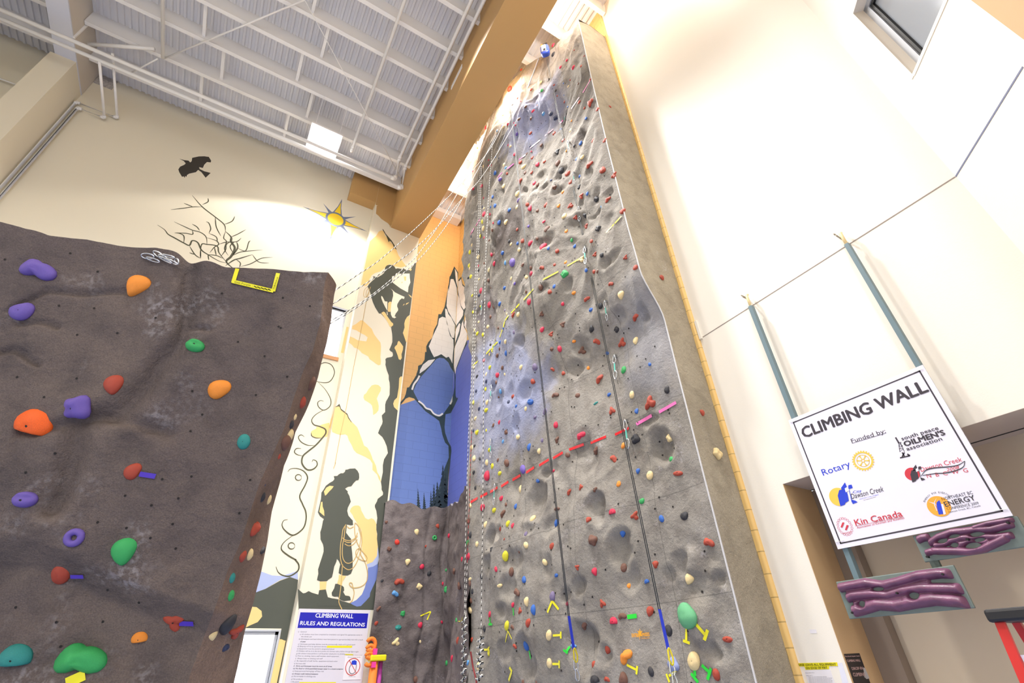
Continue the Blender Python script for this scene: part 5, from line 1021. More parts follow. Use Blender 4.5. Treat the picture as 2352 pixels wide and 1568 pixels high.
fit_text('Kin Canada', k8(728, 150), k8(1152, 66), k8(712, 98), ink_r, 'lettering', G, .012); fit_text('Association of Kinsmen and Kinettes', k8(738, 180), k8(1168, 90), k8(734, 160), ink_r, 'lettering', G, 0, .3); fit_text('CANADA', k8(612, 228), k8(688, 212), k8(610, 216), ink_r, 'lettering', G)
lg = lambda name, polys, m, l=0: link(name, (lambda mb: ([mb.flat([Vector((p.x-l*.0006, p.y, p.z)) for p in P_]) for P_ in polys], mb.mesh(name))[1])(MB()), m, G)
def disc(c, r, n=28): c = c; return [c+Vector((0, r*math.cos(a), r*math.sin(a))) for a in [i*2*math.pi/n for i in range(n)]]
lg('printed_underline', [[k7(693, 856), k7(1000, 763), k7(1000, 759), k7(693, 852)]], ink); lg('printed_underline', [[k8(724, 158), k8(1155, 74), k8(1155, 71), k8(724, 155)]], ink_r)
# cog wheel emblem
c = k7(792, 1010); r = (k7(792, 1010)-k7(880, 985)).length
gm = MB(); n = 48
for i in range(n):
    a, b = 2*math.pi*i/n, 2*math.pi*(i+1)/n; ro_ = r*(1.08 if (i//1) % 2 else .96); pr = lambda rr, aa: c+Vector((0, rr*math.cos(aa), rr*math.sin(aa)))
    gm.add([pr(r*.80, a), pr(r*.80, b), pr(ro_, b), pr(ro_, a)], [(0, 1, 2, 3)]); gm.add([pr(r*.58, a), pr(r*.58, b), pr(r*.64, b), pr(r*.64, a)], [(0, 1, 2, 3)]); gm.add([pr(r*.12, a), pr(r*.12, b), pr(r*.20, b), pr(r*.20, a)], [(0, 1, 2, 3)])
for i in range(6):
    a = i*math.pi/3+.3; d = Vector((0, math.cos(a), math.sin(a))); s = Vector((0, -math.sin(a), math.cos(a))); gm.add([c+d*r*.18+s*r*.03, c+d*r*.18-s*r*.03, c+d*r*.6-s*r*.09, c+d*r*.6+s*r*.09], [(0, 1, 2, 3)])
link('cog_emblem', gm.mesh('cog_emblem'), ink_g, G)
# derrick emblem
dm = MB(); 
for A, B, w_ in [((1085, 800), (1115, 850), 14), ((1112, 850), (1125, 930), 5), ((1130, 850), (1165, 930), 5), ((1105, 850), (1138, 845), 6), ((1112, 880), (1148, 876), 4), ((1116, 905), (1155, 900), 4), ((1112, 850), (1150, 876), 3), ((1130, 850), (1114, 880), 3), ((1116, 905), (1150, 876), 3), ((1120, 930), (1155, 905), 3), ((1145, 935), (1165, 970), 12), ((1165, 935), (1145, 975), 12), ((1125, 985), (1215, 965), 12), ((1190, 950), (1215, 965), 14)]:
    a, b = Vector((A[0], A[1], 0)), Vector((B[0], B[1], 0)); t = (b-a).normalized(); s = Vector((-t.y, t.x, 0))*w_/2; dm.flat([k7(*(v_[:2])) for v_ in (a+s, b+s, b-s, a-s)])
link('derrick_emblem', dm.mesh('derrick_emblem'), ink, G)
def arrow(ox_, oy_, sc, dark, disc_m, cx, cy, cr):
    cc = k7(cx, cy); rr = (k7(cx, cy)-k7(cx+cr, cy-cr*.3)).length; lg('round_emblem', [disc(cc, rr)], disc_m, 0)
    f = lambda *a: [k7(ox_+x*sc, oy_+y*sc) for x, y in a]
    lg('tower_emblem', [f((70, 0), (90, 45), (45, 80), (35, 50)), f((18, 70), (60, 60), (75, 50), (95, 110), (105, 165), (75, 185), (70, 200), (30, 215), (20, 180), (5, 120)), f((100, 25), (130, 20), (140, 50), (110, 60)), f((128, 155), (165, 165), (185, 178), (140, 195)), f((98, 35), (103, 35), (137, 180), (131, 180))], dark, 1)
    lg('tower_emblem_gap', [f((68, 55), (92, 40), (110, 70), (78, 90))], m_plas, 2)
arrow(560, 1205, 1.0, ink_b, ink_g, 570, 1335, 78)
arrow(1215, 1045, .75, ink, ink_r, 1235, 1130, 62)
lg('swoosh_emblem', [[k7(*q) for q in smooth_line([(1312, 1150), (1360, 1090), (1440, 1070), (1560, 1060), (1650, 1045), (1706, 1012)], 4)]+[k7(*q) for q in smooth_line([(1708, 1018), (1650, 1054), (1560, 1070), (1440, 1080), (1362, 1100), (1318, 1150)], 4)],
   [k7(*q) for q in smooth_line([(1706, 1012), (1695, 1060), (1640, 1090), (1540, 1115), (1440, 1122), (1330, 1140)], 4)]+[k7(*q) for q in smooth_line([(1330, 1146), (1440, 1130), (1545, 1124), (1648, 1098), (1702, 1064), (1712, 1014)], 4)]], ink, 1)
cc = k7(1475, 1420); rr = (k7(1475, 1420)-k7(1575, 1395)).length; lg('round_emblem', [disc(cc, rr)], ink_o, 0)
lg('tower_emblem', [[k7(*q) for q in ((1480, 1365), (1505, 1420), (1515, 1490), (1475, 1495), (1455, 1420), (1455, 1385))]], ink_b, 1)
lg('turbine_emblem', [[k7(*q) for q in P_] for P_ in (((1428, 1392), (1436, 1392), (1462, 1460), (1456, 1462)), ((1430, 1390), (1455, 1345), (1437, 1392)), ((1430, 1390), (1380, 1378), (1428, 1398)), ((1432, 1392), (1462, 1420), (1438, 1388)), ((1495, 1400), (1515, 1400), (1540, 1490), (1520, 1497)))], m_plas, 2)
for i, ch in enumerate('ENERGY FOR EVERYONE'):
    if ch == ' ': continue
    a = math.radians(-160+i*6.3); cx, cy = 1475+132*math.cos(a), 1425+122*math.sin(a); tx_, ty_ = -math.sin(a), math.cos(a)
    A = (cx, cy); B = (cx+11*tx_, cy+11*ty_); T = (cx+17*math.cos(a), cy+17*math.sin(a)); fit_text(ch, k7(*A), k7(*B), k7(*T), ink, 'lettering', G)
kc = k8(628, 160); rr = (kc-k8(690, 148)).length
km = MB()
for i in range(18):
    a = i*2*math.pi/18; p = kc+Vector((0, rr*.95*math.cos(a), rr*1.15*math.sin(a)))
    for k in range(8):
        b0_, b1_ = k*math.pi/4, (k+1)*math.pi/4; q = lambda r_, b: p+Vector((0, r_*math.cos(b), r_*math.sin(b))); km.add([q(rr*.13, b0_), q(rr*.13, b1_), q(rr*.17, b1_), q(rr*.17, b0_)], [(0, 1, 2, 3)])
link('ring_emblem', km.mesh('ring_emblem'), ink_r, G)
lg('ring_emblem_bars', [[k8(*q) for q in ((608, 122), (626, 124), (606, 170), (590, 165))], [k8(*q) for q in ((645, 145), (664, 150), (645, 195), (630, 190))]], ink_r, 1)
# zip ties through the corners
m_tie = mat('cable_tie', '#d8d6d0', .4)
for (A, B) in [((140, 668), (190, 648)), ((1250, 214), (1330, 186)), ((1978, 1460), (2090, 1445))]: MB().tube([k7(*A)+Vector((-.003, 0, 0)), k7(*B)+Vector((-.003, 0, 0))], .0022, 6).build('cable_tie', m_tie, G)
MB().tube([k8(548, 302)+Vector((-.003, 0, 0)), k8(622, 284)+Vector((-.003, 0, 0))], .0022, 6).build('cable_tie', m_tie, G)
# blue-grey posts with pale pegs
m_post = mat('post_blue_grey', '#667c84', .5); m_peg = mat('peg_pale_wood', '#e6cf9c', .6)
def post(y0, y1, z0, z1, label, zp=5.285):
    e = empty('hanging_post', (SX+.05, (y0+y1)/2, z0), label, 'post')
    MB().box((SX+.012, y0, z0), (SX+.075, y1, z1)).build('post', m_post, e, bevel=.004)
    pg = MB(); ym = (y0+y1)/2; pg.tube([(SX+.05, ym+.005, z1-.02), (SX+.05, ym+.005, zp-.03), (SX+.09, ym+.01, zp)], .016, 8); pg.build('peg', m_peg, e, True)
    MB().tube([(SX+.02, ym+.04, zp-.04), (XW, ym+.04, zp-.04)], .008, 6).tube([(SX+.02, ym+.05, zp-.01), (XW, ym+.05, zp-.01)], .008, 6).build('screw', mat('screw_steel', '#9c968c', .4, metal=.8), e)
post(2.330, 2.376, 2.10, 5.075, 'blue-grey post behind the left side of the CLIMBING WALL sign')
post(1.180, 1.222, 2.20, 5.085, 'blue-grey post behind the right side of the CLIMBING WALL sign')
o = MB().box((SX+.012, 1.727, 2.09), (SX+.04, 1.785, 2.26)).build('post_stub', mat('post_dark_grey', '#47534f', .5)); tag(o, 'short dark grey post joining the two purple fingerboards', 'post')
# fingerboards
m_purp = mat('resin_mauve', '#6f4460', .42, noise=.2, nscale=14, bump=.2, bscale=120, coat=.1); m_plate = mat('plate_grey_green', '#6c7a76', .45, noise=.08, nscale=10)
def fboard(y0, y1, z0, z1, ridges, pockets, label, xo=-.01):
    e = empty('fingerboard', (SX-.05, (y0+y1)/2, z0), label, 'fingerboard')
    X_ = SX+xo; MB().box((X_-.012, y0, z0), (X_+.012, y1, z1)).build('backing_plate', m_plate, e, bevel=.006)
    nx_, nz_ = 150, 60; vs = []; 
    for j in range(nz_):
        for i in range(nx_):
            u, v_ = i/(nx_-1), j/(nz_-1); h = -.03
            for (pts_, w_, hh) in ridges:
                vv = np.interp(u, [p[0] for p in pts_], [p[1] for p in pts_]); en = min(1, max(0, (u-pts_[0][0])/.03))*min(1, max(0, (pts_[-1][0]-u)/.03))
                h = max(h, -.03+(hh+.03)*math.sqrt(max(0, 1-((v_-vv)/w_)**2))*math.sqrt(en)) if abs(v_-vv) < w_ and en > 0 else h
            for (cu, cv, ru, rv) in pockets:
                q = ((u-cu)/ru)**2+((v_-cv)/rv)**2; h -= .065*math.exp(-q**2) if h > -.03 else 0
            vs.append((X_-.010-max(h, -.012)*(1 if y1 > 2 else .8), y1-(y1-y0)*u, z0+(z1-z0)*v_))
    me = bpy.data.meshes.new('molded_grip'); me.from_pydata(vs, [], grid_faces(nx_, nz_)); link('molded_grip', me, m_purp, e, True)
    sc = MB()
    for (u, v_) in ((.08, .14), (.52, .5), (.92, .8)): sc.tube([(X_-.075, y1-(y1-y0)*u, z0+(z1-z0)*v_), (X_-.04, y1-(y1-y0)*u, z0+(z1-z0)*v_)], .008, 8)
    sc.build('screw', m_black, e)
fboard(1.635, 2.515, 1.845, 2.125, [([(0, .82), (.12, .84), (.28, .86), (.42, .74), (.55, .78), (.72, .86), (.88, .85), (.97, .80)], .14, .055), ([(.04, .52), (.12, .58), (.3, .56), (.42, .48), (.55, .55), (.7, .56), (.85, .50), (.99, .44)], .15, .05), ([(.05, .18), (.15, .22), (.3, .30), (.45, .22), (.6, .26), (.75, .28), (.9, .20), (.98, .12)], .17, .06),
   ([(.08, .36), (.5, .38), (.8, .38)], .10, .035), ([(.05, .68), (.5, .64), (.8, .70)], .10, .03)], [(.17, .33, .035, .09), (.62, .40, .04, .10), (.36, .67, .05, .05)], 'mauve fingerboard with three wavy ridges on a grey-green plate, the lower one')
fboard(1.15, 1.815, 2.172, 2.366, [([(.02, .80), (.10, .86), (.18, .84)], .16, .05), ([(.04, .30), (.12, .34), (.2, .3)], .14, .05), ([(.12, .60), (.25, .78), (.4, .86), (.6, .80), (.75, .72), (.95, .78)], .15, .05), ([(.15, .5), (.3, .55), (.45, .62), (.6, .56), (.75, .45), (.9, .42)], .14, .045), ([(.12, .36), (.3, .24), (.45, .14), (.6, .16), (.75, .30), (.85, .40)], .16, .055), ([(.3, .42), (.5, .40), (.7, .36)], .16, .04), ([(.58, .86), (.75, .92), (.97, .9)], .1, .05)],
   [(.27, .62, .05, .08), (.40, .72, .05, .07), (.52, .30, .07, .11), (.36, .42, .04, .08), (.60, .64, .06, .09), (.60, .45, .05, .07)], 'mauve fingerboard with rounded pockets on a grey-green plate, tucked under the sign', .022)
# rules sign on the pilaster
def r9(x, y): return hy(500+x/3.92, 1168+y/3.92, YP-.016)
TL, TRr = r9(735, 893), r9(1375, 917); zt_ = (TL.z+TRr.z)/2
RS = empty('rules_sign', ((TL.x+TRr.x)/2, YP-.01, zt_-2.2), 'tall white CLIMBING WALL RULES AND REGULATIONS sign on the painted pilaster', 'sign')
MB().box((TL.x, YP-.015, .55), (TRr.x, YP-.008, zt_)).build('sign_board', mat('rules_board_white', '#d9d4dc', .3), RS)
H0, H1 = r9(750, 918), r9(1335, 1080); m_hb = mat('header_blue', '#1518a8', .35); MB().box((TL.x+.035, YP-.017, H1.z+.01), (TRr.x-.035, YP-.0152, zt_-.06)).build('header_band', m_hb, RS)
ww = mat('lettering_white', '#f0eef5', .4)
def r9b(x, y): p = r9(x, y); p.y = YP-.0176; d = ray(500+x/3.92, 1168+y/3.92); return p
fit_text('CLIMBING WALL', r9b(878, 978), r9b(1218, 985), r9b(882, 940), ww, 'lettering', RS, .02); fit_text('RULES AND REGULATIONS', r9b(740, 1045), r9b(1322, 1060), r9b(746, 1010), ww, 'lettering', RS, .02)
g_ = mat('lettering_grey', '#6d6a76', .5); gd = mat('lettering_dark_grey', '#4d4a58', .5)
for (x0, x1, y_, t) in [(722, 800, 1112, '1)  General'), (738, 1300, 1135, 'a) All climbers must have completed an orientation and signed the appropriate waiver in'), (750, 848, 1156, 'that calendar year'), (730, 1308, 1178, 'b) All belayers and lead climbers must have passed an appropriate belay test with a result'), (742, 790, 1200, 'of pass'), (722, 1240, 1223, 'c) Harnesses and belay devices must be commercially made and in good repair'),
      (718, 980, 1243, 'd) Belaying will be by approved devices'), (715, 1050, 1265, 'e) Equipment must be stored in designated places'), (710, 1268, 1286, 'f) Climbers will tie in to the tie-in points of a harness with a follow through figure eight'), (706, 1146, 1308, 'g) All climbers must perform a self & partner check prior to climbing'), (700, 1090, 1330, 'h) Prior to climbing, have a staff member check equipment'), (697, 945, 1352, 'i)  Always listen to climbing wall staff'),
      (690, 1080, 1374, 'j)  Be respectful of staff, facility, equipment and each other'), (687, 790, 1398, 'k) No loose chalk'), (683, 1030, 1420, 'l)  Shirts and footwear must be worn at all times.'), (678, 1130, 1443, 'm) No food or drink permitted except water in a closed container'), (672, 955, 1466, 'n) Keep personal belongings off blue mat'), (668, 903, 1490, 'o) Always walk behind belayers'), (664, 880, 1513, 'p) No horseplay in climbing area'), (660, 765, 1538, 'q) No profanity'), (657, 733, 1562, 'r) Be patient')]:
    bd_ = t[0] in 'lmo'; fit_text(t, r9(x0, y_), r9(x1, y_+(x1-x0)*.010), r9(x0+1.5, y_-12), gd if bd_ else g_, 'lettering', RS, .012 if bd_ else 0, .15)
hl = mat('highlighter_yellow', '#e8dc1c', .4)
for (x0, x1, y0_, y1_) in ((985, 1212, 1232, 1251), (735, 1065, 1560, 1600)): q = [r9(x0, y0_), r9(x1, y0_), r9(x1-4, y1_), r9(x0-4, y1_)]; link('highlight_strip', MB().flat(q).mesh('h'), hl, RS)
def r9c(x, y, k=1): p = hy(500+x/3.92, 1168+y/3.92, YP-.0195-.0008*k); return p
PN = empty('taped_notice', r9c(1220, 1430), 'small white notice with a red prohibition circle taped on the rules sign', 'notice')
link('paper', MB().prism([r9c(1150, 1306), r9c(1308, 1322), r9c(1290, 1536), r9c(1125, 1542)], (0, .002, 0)).mesh('paper'), mat('paper_white', '#e6e2e6', .6), PN)
link('highlight_strip', MB().flat([r9c(1148, 1306, 2), r9c(1220, 1308, 2), r9c(1218, 1320, 2), r9c(1146, 1318, 2)]).mesh('h'), hl, PN)
fit_text('Personal harness devices are not', r9c(1150, 1318, 3), r9c(1298, 1322, 3), r9c(1151, 1309, 3), g_, 'lettering', PN); fit_text('allowed at any facility', r9c(1170, 1338, 3), r9c(1285, 1340, 3), r9c(1171, 1329, 3), g_, 'lettering', PN); fit_text('thank you', r9c(1180, 1512, 3), r9c(1240, 1514, 3), r9c(1181, 1504, 3), g_, 'lettering', PN)
pc = r9c(1217, 1422, 3); pr_ = (pc-r9c(1280, 1424, 3)).length
rm = MB()
for i in range(32):
    a, b = i*math.pi/16, (i+1)*math.pi/16; f = lambda r_, t: pc+Vector((r_*math.cos(t), 0, r_*math.sin(t)*1.0)); rm.add([f(pr_*.94, a), f(pr_*.94, b), f(pr_*1.04, b), f(pr_*1.04, a)], [(0, 1, 2, 3)])
d = Vector((.62, 0, -.78)); s = Vector((.78, 0, .62))*pr_*.04; rm.flat([pc-d*pr_+s, pc+d*pr_+s, pc+d*pr_-s, pc-d*pr_-s]); link('prohibition_circle', rm.mesh('prohibition_circle'), mat('sign_red', '#c8443c', .5), PN)
link('harness_picture', MB().flat([r9c(1200, 1402, 2), r9c(1210, 1368, 2), r9c(1235, 1362, 2), r9c(1252, 1372, 2), r9c(1250, 1405, 2)]).mesh('x'), ink_b, PN)
strokes('cord_picture', [[(500+x/3.92, 1168+y/3.92) for x, y in ((1200, 1400), (1185, 1440), (1190, 1475), (1215, 1485), (1240, 1460), (1250, 1405))]], lambda q: hy(q[0], q[1], YP-.0215), g_, PN, .012)
# notices on the narrow white pier and in the recess reveal
def k4(x, y, X=XW-.002): return hx(1700+x/7.84, 1368+y/7.84, X)
o = empty('equipment_notice', k4(1370, 1230), 'yellow taped notice PLEASE LEAVE ALL EQUIPMENT ON EDGE OF MAT', 'notice')
link('yellow_strip', MB().prism([k4(975, 1213), k4(1745, 1195), k4(1758, 1262), k4(995, 1272)], (.0015, 0, 0)).mesh('s'), hl, o)
link('yellow_strip', MB().prism([k4(1155, 1272), k4(1598, 1262), k4(1600, 1318), k4(1180, 1330)], (.0015, 0, 0)).mesh('s'), hl, o)
fit_text('PLEASE LEAVE ALL EQUIPMENT', k4(1010, 1260, XW-.0036), k4(1730, 1250, XW-.0036), k4(1005, 1222, XW-.0036), mat('marker_olive', '#5b5a18', .6), 'lettering', o, .01); fit_text('ON EDGE OF MAT', k4(1190, 1318, XW-.0036), k4(1575, 1308, XW-.0036), k4(1185, 1280, XW-.0036), MATS['marker_olive'], 'lettering', o, .01)
o = empty('letter_sheet', k4(1430, 1450), 'white typed sheet taped below the yellow equipment notice', 'notice')
a_, b_ = k4(1155, 1342), k4(1625, 1330); link('paper', MB().prism([a_, b_, Vector((b_.x, b_.y, a_.z-.30)), Vector((a_.x, a_.y, a_.z-.30))], (.0015, 0, 0)).mesh('p'), MATS['paper_white'], o)
for i, (x0, x1) in enumerate([(1180, 1340), (0, 0), (1195, 1310), (1235, 1560), (1240, 1660), (1240, 1640), (1245, 1665), (1250, 1660)]):
    if x1: y_ = 1392+i*24; fit_text('Please return all rental harnesses and shoes to the desk'[:int((x1-x0)/7.5)], k4(x0, y_, XW-.0036), k4(x1, y_-4, XW-.0036), k4(x0, y_-14, XW-.0036), g_, 'lettering', o)
o = link('plastic_edge_guard', MB().prism([k4(1755, 1210), k4(1835, 1200), k4(1990, 1700), k4(1870, 1700)], (.0015, 0, 0)).mesh('p'), mat('plastic_clear_white', '#dfe0ee', .1)); tag(o, 'shiny white plastic sheet on the edge of the white wall beside the recess', 'plastic sheet')
o = link('blank_label', MB().prism([k4(1245, 605), k4(1365, 603), k4(1385, 672), k4(1262, 674)], (.0015, 0, 0)).mesh('p'), MATS['paper_white']); tag(o, 'small blank white label stuck on the white wall pier', 'label')
YV = 2.764
def kv(x, y, l=0): return hy(1700+x/7.84, 1368+y/7.84, YV-.0015-l*.001)
o = empty('drop_in_poster', kv(2050, 1300), 'black DROP-IN CLIMBING poster in the tan doorway reveal', 'poster')
a_, b_ = kv(1866, 1045), kv(2148, 1030); c2, d2_ = kv(2345, 1640), kv(2050, 1640)
link('poster_sheet', MB().prism([a_, b_, Vector((b_.x, b_.y, 1.30)), Vector((a_.x, a_.y, 1.30))], (0, .001, 0)).mesh('p'), mat('poster_black', '#2a2526', .4), o)
pk = mat('poster_pink', '#d9b3ac', .5)
for (t, A, B, T, m) in [('Ken Borek Aquatic Centre', (1898, 1100), (2155, 1090), (1893, 1078), pk), ('CLIMBING WALL', (1930, 1190), (2170, 1180), (1920, 1148), pk), ('DROP-IN', (2020, 1335), (2215, 1325), (2008, 1282), pk), ('CLIMBING', (2045, 1448), (2260, 1440), (2025, 1385), pk)]: fit_text(t, kv(*A, 1), kv(*B, 1), kv(*T, 1), m, 'lettering', o, .01)
link('climber_picture', MB().flat([kv(2215, 1285, 1), kv(2250, 1300, 1), (kv(2290, 1390, 1)), kv(2330, 1480, 1), kv(2280, 1500, 1), kv(2235, 1460, 1), kv(2230, 1390, 1)]).mesh('c'), mat('poster_grey', '#b5b0ae', .5), o)
# small electrical box on the white wall, white panel high on the tan beam
o = MB().box((XW-.03, 3.145, 5.12), (XW, 3.185, 5.42)).build('junction_box', m_white, bevel=.004); tag(o, 'slim white box on the white wall beside the block corner', 'box')
a = hx(1062, 137, 2.352); b = hx(1040, 196, 2.352); o = MB().box((2.345, min(a.y, b.y), min(a.z, b.z)-.05), (2.36, max(a.y, b.y)+.1, min(a.z, b.z)+.12)).build('white_panel', m_ceil); tag(o, 'narrow white panel on the side of the tan beam', 'panel')
# orange rings, tubes and red step ladder
e = empty('foam_tube_bundle', (3.36, 10.70, 0), 'orange and pink tubes with a yellow band beside the rules sign', 'tubes')
bx_ = 3.36
MB().tube([(3.30, 10.62, 0), (3.30, 10.62, 1.78)], .075, 14).build('orange_tube', mat('foam_orange', '#f0802a', .7), e, True)
MB().tube([(3.44, 10.66, 0), (3.44, 10.66, 1.80)], .04, 12).build('pink_tube', mat('foam_magenta', '#b0409a', .7), e, True)
MB().box((3.20, 10.52, 1.76), (3.50, 10.72, 1.86)).build('yellow_band', hl, e, bevel=.02)
MB().box((3.235, 10.53, 1.86), (3.31, 10.60, 1.96)).box((3.235, 10.53, 1.66), (3.31, 10.60, 1.75)).build('pink_tag', mat('tag_pink', '#ee3f9e', .6), e)
for (px, py, t) in [(852, 1480, 'topmost'), (850, 1496, 'middle'), (848, 1513, 'lowest')]:
    c = hy(px, py, 10.6); mb = MB(); mb.tube([c+Vector((.085*math.cos(a_), 0, .10*math.sin(a_))) for a_ in [-2.4+i*.42 for i in range(13)]], .035, 8)
    o = mb.build('orange_ring', MATS['foam_orange'], None, True); tag(o, 'orange hooked ring beside the pilaster edge, '+t+' of three', 'ring', 'orange rings beside the pilaster')
LX = 3.0
lad = empty('step_ladder', (LX+.3, .75, 0), 'red stepladder with a black top at the lower right', 'ladder')
m_red = mat('fibreglass_red', '#c1241f', .45); 
cap_ = MB().box((LX-.02, .42, 1.695), (LX+.24, 1.0, 1.745)); cap_.build('ladder_top', mat('ladder_black_plastic', '#141216', .45), lad, bevel=.012)
for (ya, yb) in ((.985, 1.06), (.44, .36)):
    MB().add([(LX, ya-.0, 1.70), (LX+.02, ya, 1.70), (LX+.02, ya-.035*(1 if ya > .7 else -1), 1.70), (LX, ya-.035*(1 if ya > .7 else -1), 1.70), (LX-.22, yb, 0), (LX-.16, yb, 0), (LX-.16, yb-.035*(1 if ya > .7 else -1), 0), (LX-.22, yb-.035*(1 if ya > .7 else -1), 0)], [(0, 1, 2, 3), (7, 6, 5, 4), (0, 4, 5, 1), (1, 5, 6, 2), (2, 6, 7, 3), (3, 7, 4, 0)]).build('front_rail', m_red, lad, bevel=.003)
    MB().add([(LX+.18, ya, 1.70), (LX+.21, ya, 1.70), (LX+.21, ya-.03*(1 if ya > .7 else -1), 1.70), (LX+.18, ya-.03*(1 if ya > .7 else -1), 1.70), (LX+.85, yb, 0), (LX+.89, yb, 0), (LX+.89, yb-.03*(1 if ya > .7 else -1), 0), (LX+.85, yb-.03*(1 if ya > .7 else -1), 0)], [(0, 1, 2, 3), (7, 6, 5, 4), (0, 4, 5, 1), (1, 5, 6, 2), (2, 6, 7, 3), (3, 7, 4, 0)]).build('rear_rail', m_red, lad, bevel=.003)
for k in range(5): z_ = .28+k*.29; xq = LX-.19*(1-z_/1.7); MB().box((xq, .40, z_), (xq+.09, 1.02, z_+.03)).build('step', mat('ladder_aluminium', '#aeb0b8', .35, metal=.7), lad)
MB().box((LX+.0, .50, 1.548), (LX+.012, .955, 1.578)).build('white_label', mat('label_white', '#dcdcec', .4), lad)
# ================================================================ TAPES, ROPES, QUICKDRAWS
TC = {'Y': ('yellow', mat('tape_yellow', '#e9df1e', .45)), 'G': ('green', mat('tape_green', '#1ccf36', .45)), 'R': ('red', mat('tape_red', '#e0262f', .25)), 'P': ('pink', mat('tape_pink', '#e86fae', .3)), 'V': ('purple', mat('tape_purple', '#4a2fae', .35)), 'L': ('pale pink', mat('tape_pale_pink', '#f4c9d8', .25)), 'K': ('hot pink', mat('tape_hot_pink', '#f2338c', .4)), 'D': ('dark red', mat('tape_dark_red', '#8f1d22', .4))}
def tape_mb(mb, S_, N_, a, b, w, n=5):
    P_ = []
    for i in range(n+1):
        t = i/n; q = (a[0]+(b[0]-a[0])*t, a[1]+(b[1]-a[1])*t); p = S_(*q); P_.append((p, N_(p)))
    L_, R_ = [], []
    for i, (p, nn_) in enumerate(P_):
        t = P_[min(i+1, n)][0]-P_[max(i-1, 0)][0]; s = t.cross(nn_).normalized(); dist = (p-EYE).dot(FW); ww = w*dist/FPX/2
        q = p+nn_*.010; L_.append(q+s*ww); R_.append(q-s*ww)
    mb.add(L_+R_, [(i, i+1, n+1+i+1, n+1+i) for i in range(n)])
def tapes(segs, col, w, label, grp, S_=hit, N_=tnormal, join=False):
    nm, m = TC[col]
    if join:
        mb = MB()
        for a, b in segs: tape_mb(mb, S_, N_, a, b, w)
        o = mb.build('tape_marker', m); return tag(o, label, 'tape', grp)
    for k, (a, b) in enumerate(segs):
        mb = MB(); tape_mb(mb, S_, N_, a, b, w); o = mb.build('tape_strip', m); tag(o, label[k] if isinstance(label, list) else label, 'tape', grp)
num = ['first', 'second', 'third', 'fourth', 'fifth', 'sixth', 'seventh', 'eighth', 'ninth', 'tenth', 'eleventh', 'twelfth', 'thirteenth']
ys = [((1428, 497), (1393, 535)), ((1333, 594), (1304, 611)), ((1283, 624), (1248, 642.5)), ((1226, 664), (1203.5, 689)), ((1194, 698), (1175, 719)), ((1169, 724), (1161, 736)), ((1160, 738), (1157, 752)), ((1154.6, 757), (1149, 774)), ((1143.5, 785), (1135, 794)), ((1128, 800.5), (1117.6, 812.6)), ((1099, 829), (1086.6, 840))]
tapes(ys, 'Y', 4, [f'yellow tape dash of the yellow line across the tower, {num[k]} from the right' for k in range(len(ys))], 'dashes of the yellow tape line')
d_ = lambda x, y: (1050+x/3.92, 900+y/3.92)
rs = [(d_(1550, 325), d_(1425, 385)), (d_(1345, 402), d_(1207, 458)), (d_(1143, 470), d_(1012, 520)), (d_(955, 545), d_(868, 597)), (d_(830, 608), d_(742, 662)), (d_(697, 678), d_(625, 726)), (d_(575, 748), d_(502, 792)), (d_(465, 808), d_(400, 850)), (d_(367, 860), d_(302, 900)), (d_(275, 910), d_(212, 945)), (d_(188, 955), d_(125, 992))]
tapes(rs, 'R', 6, [f'red tape dash of the red line across the tower, {num[k]} from the right' for k in range(len(rs))], 'dashes of the red tape line')
tapes([(d_(1975, 95), d_(1823, 182)), (d_(1757, 210), d_(1618, 292))], 'P', 7.5, ['pinkish tape dash at the right end of the red line', 'pinkish tape dash just left of the end dash of the red line'], 'pinkish dashes of the red line')
a_ = lambda x, y: (1050+x/5.873, 50+y/5.873); b_ = lambda x, y: (1050+x/4.704, 300+y/4.704)
ps = [(a_(1800, 790), a_(1700, 960)), (a_(1430, 1330), a_(1385, 1385)), (b_(900, 103), b_(790, 190)), (b_(745, 262), b_(670, 315)), (b_(615, 358), b_(545, 415)), (b_(490, 452), b_(437, 510)), (b_(253, 950), b_(205, 1030)), (b_(185, 1055), b_(145, 1125))]
tapes(ps, 'P', 3.6, [f'pink tape dash of the topmost line on the tower, {num[k]} from the right' for k in range(len(ps))], 'dashes of the pink tape line')
tapes([(a_(1650, 1020), a_(1545, 1175)), (a_(1300, 1450), a_(1185, 1540))], 'L', 4, ['shiny pale dash of the pink line, near the tower edge', 'shiny pale dash of the pink line, left of the dark rope'], 'shiny pale dashes of the pink line')
e_ = lambda x, y: (1050+x/4.93, 1250+y/4.93); f_ = lambda x, y: (1400+x/4.93, 1250+y/4.93); g9 = lambda x, y: (500+x/3.92, 1168+y/3.92)
T_ = lambda *s: list(s)
tapes(T_((e_(1080, 640), e_(1028, 770)), (e_(1080, 640), e_(1155, 735))), 'Y', 5.5, 'yellow tape chevron under the lilac-grey hold', 'route tapes at the foot of the tower', join=True)
tapes(T_((e_(1090, 1030), e_(1175, 1025)), (e_(1180, 985), e_(1180, 1065))), 'Y', 4.5, 'yellow T-shaped tape right of the upper round cream hold', 'route tapes at the foot of the tower', join=True)
tapes(T_((e_(1085, 1352), e_(1160, 1352)), (e_(1162, 1312), e_(1162, 1400))), 'Y', 4.5, 'yellow T-shaped tape right of the lower round cream hold', 'route tapes at the foot of the tower', join=True)
tapes(T_((e_(580, 978), e_(552, 1105)), (e_(580, 978), e_(625, 1068))), 'Y', 2.6, 'thin yellow tape chevron under the tall yellow hold', 'route tapes at the foot of the tower', join=True)
tapes(T_((e_(598, 1390), e_(628, 1440)), (e_(622, 1440), e_(590, 1540))), 'Y', 6, 'bent yellow tape marker low on the tower', 'route tapes at the foot of the tower', join=True)
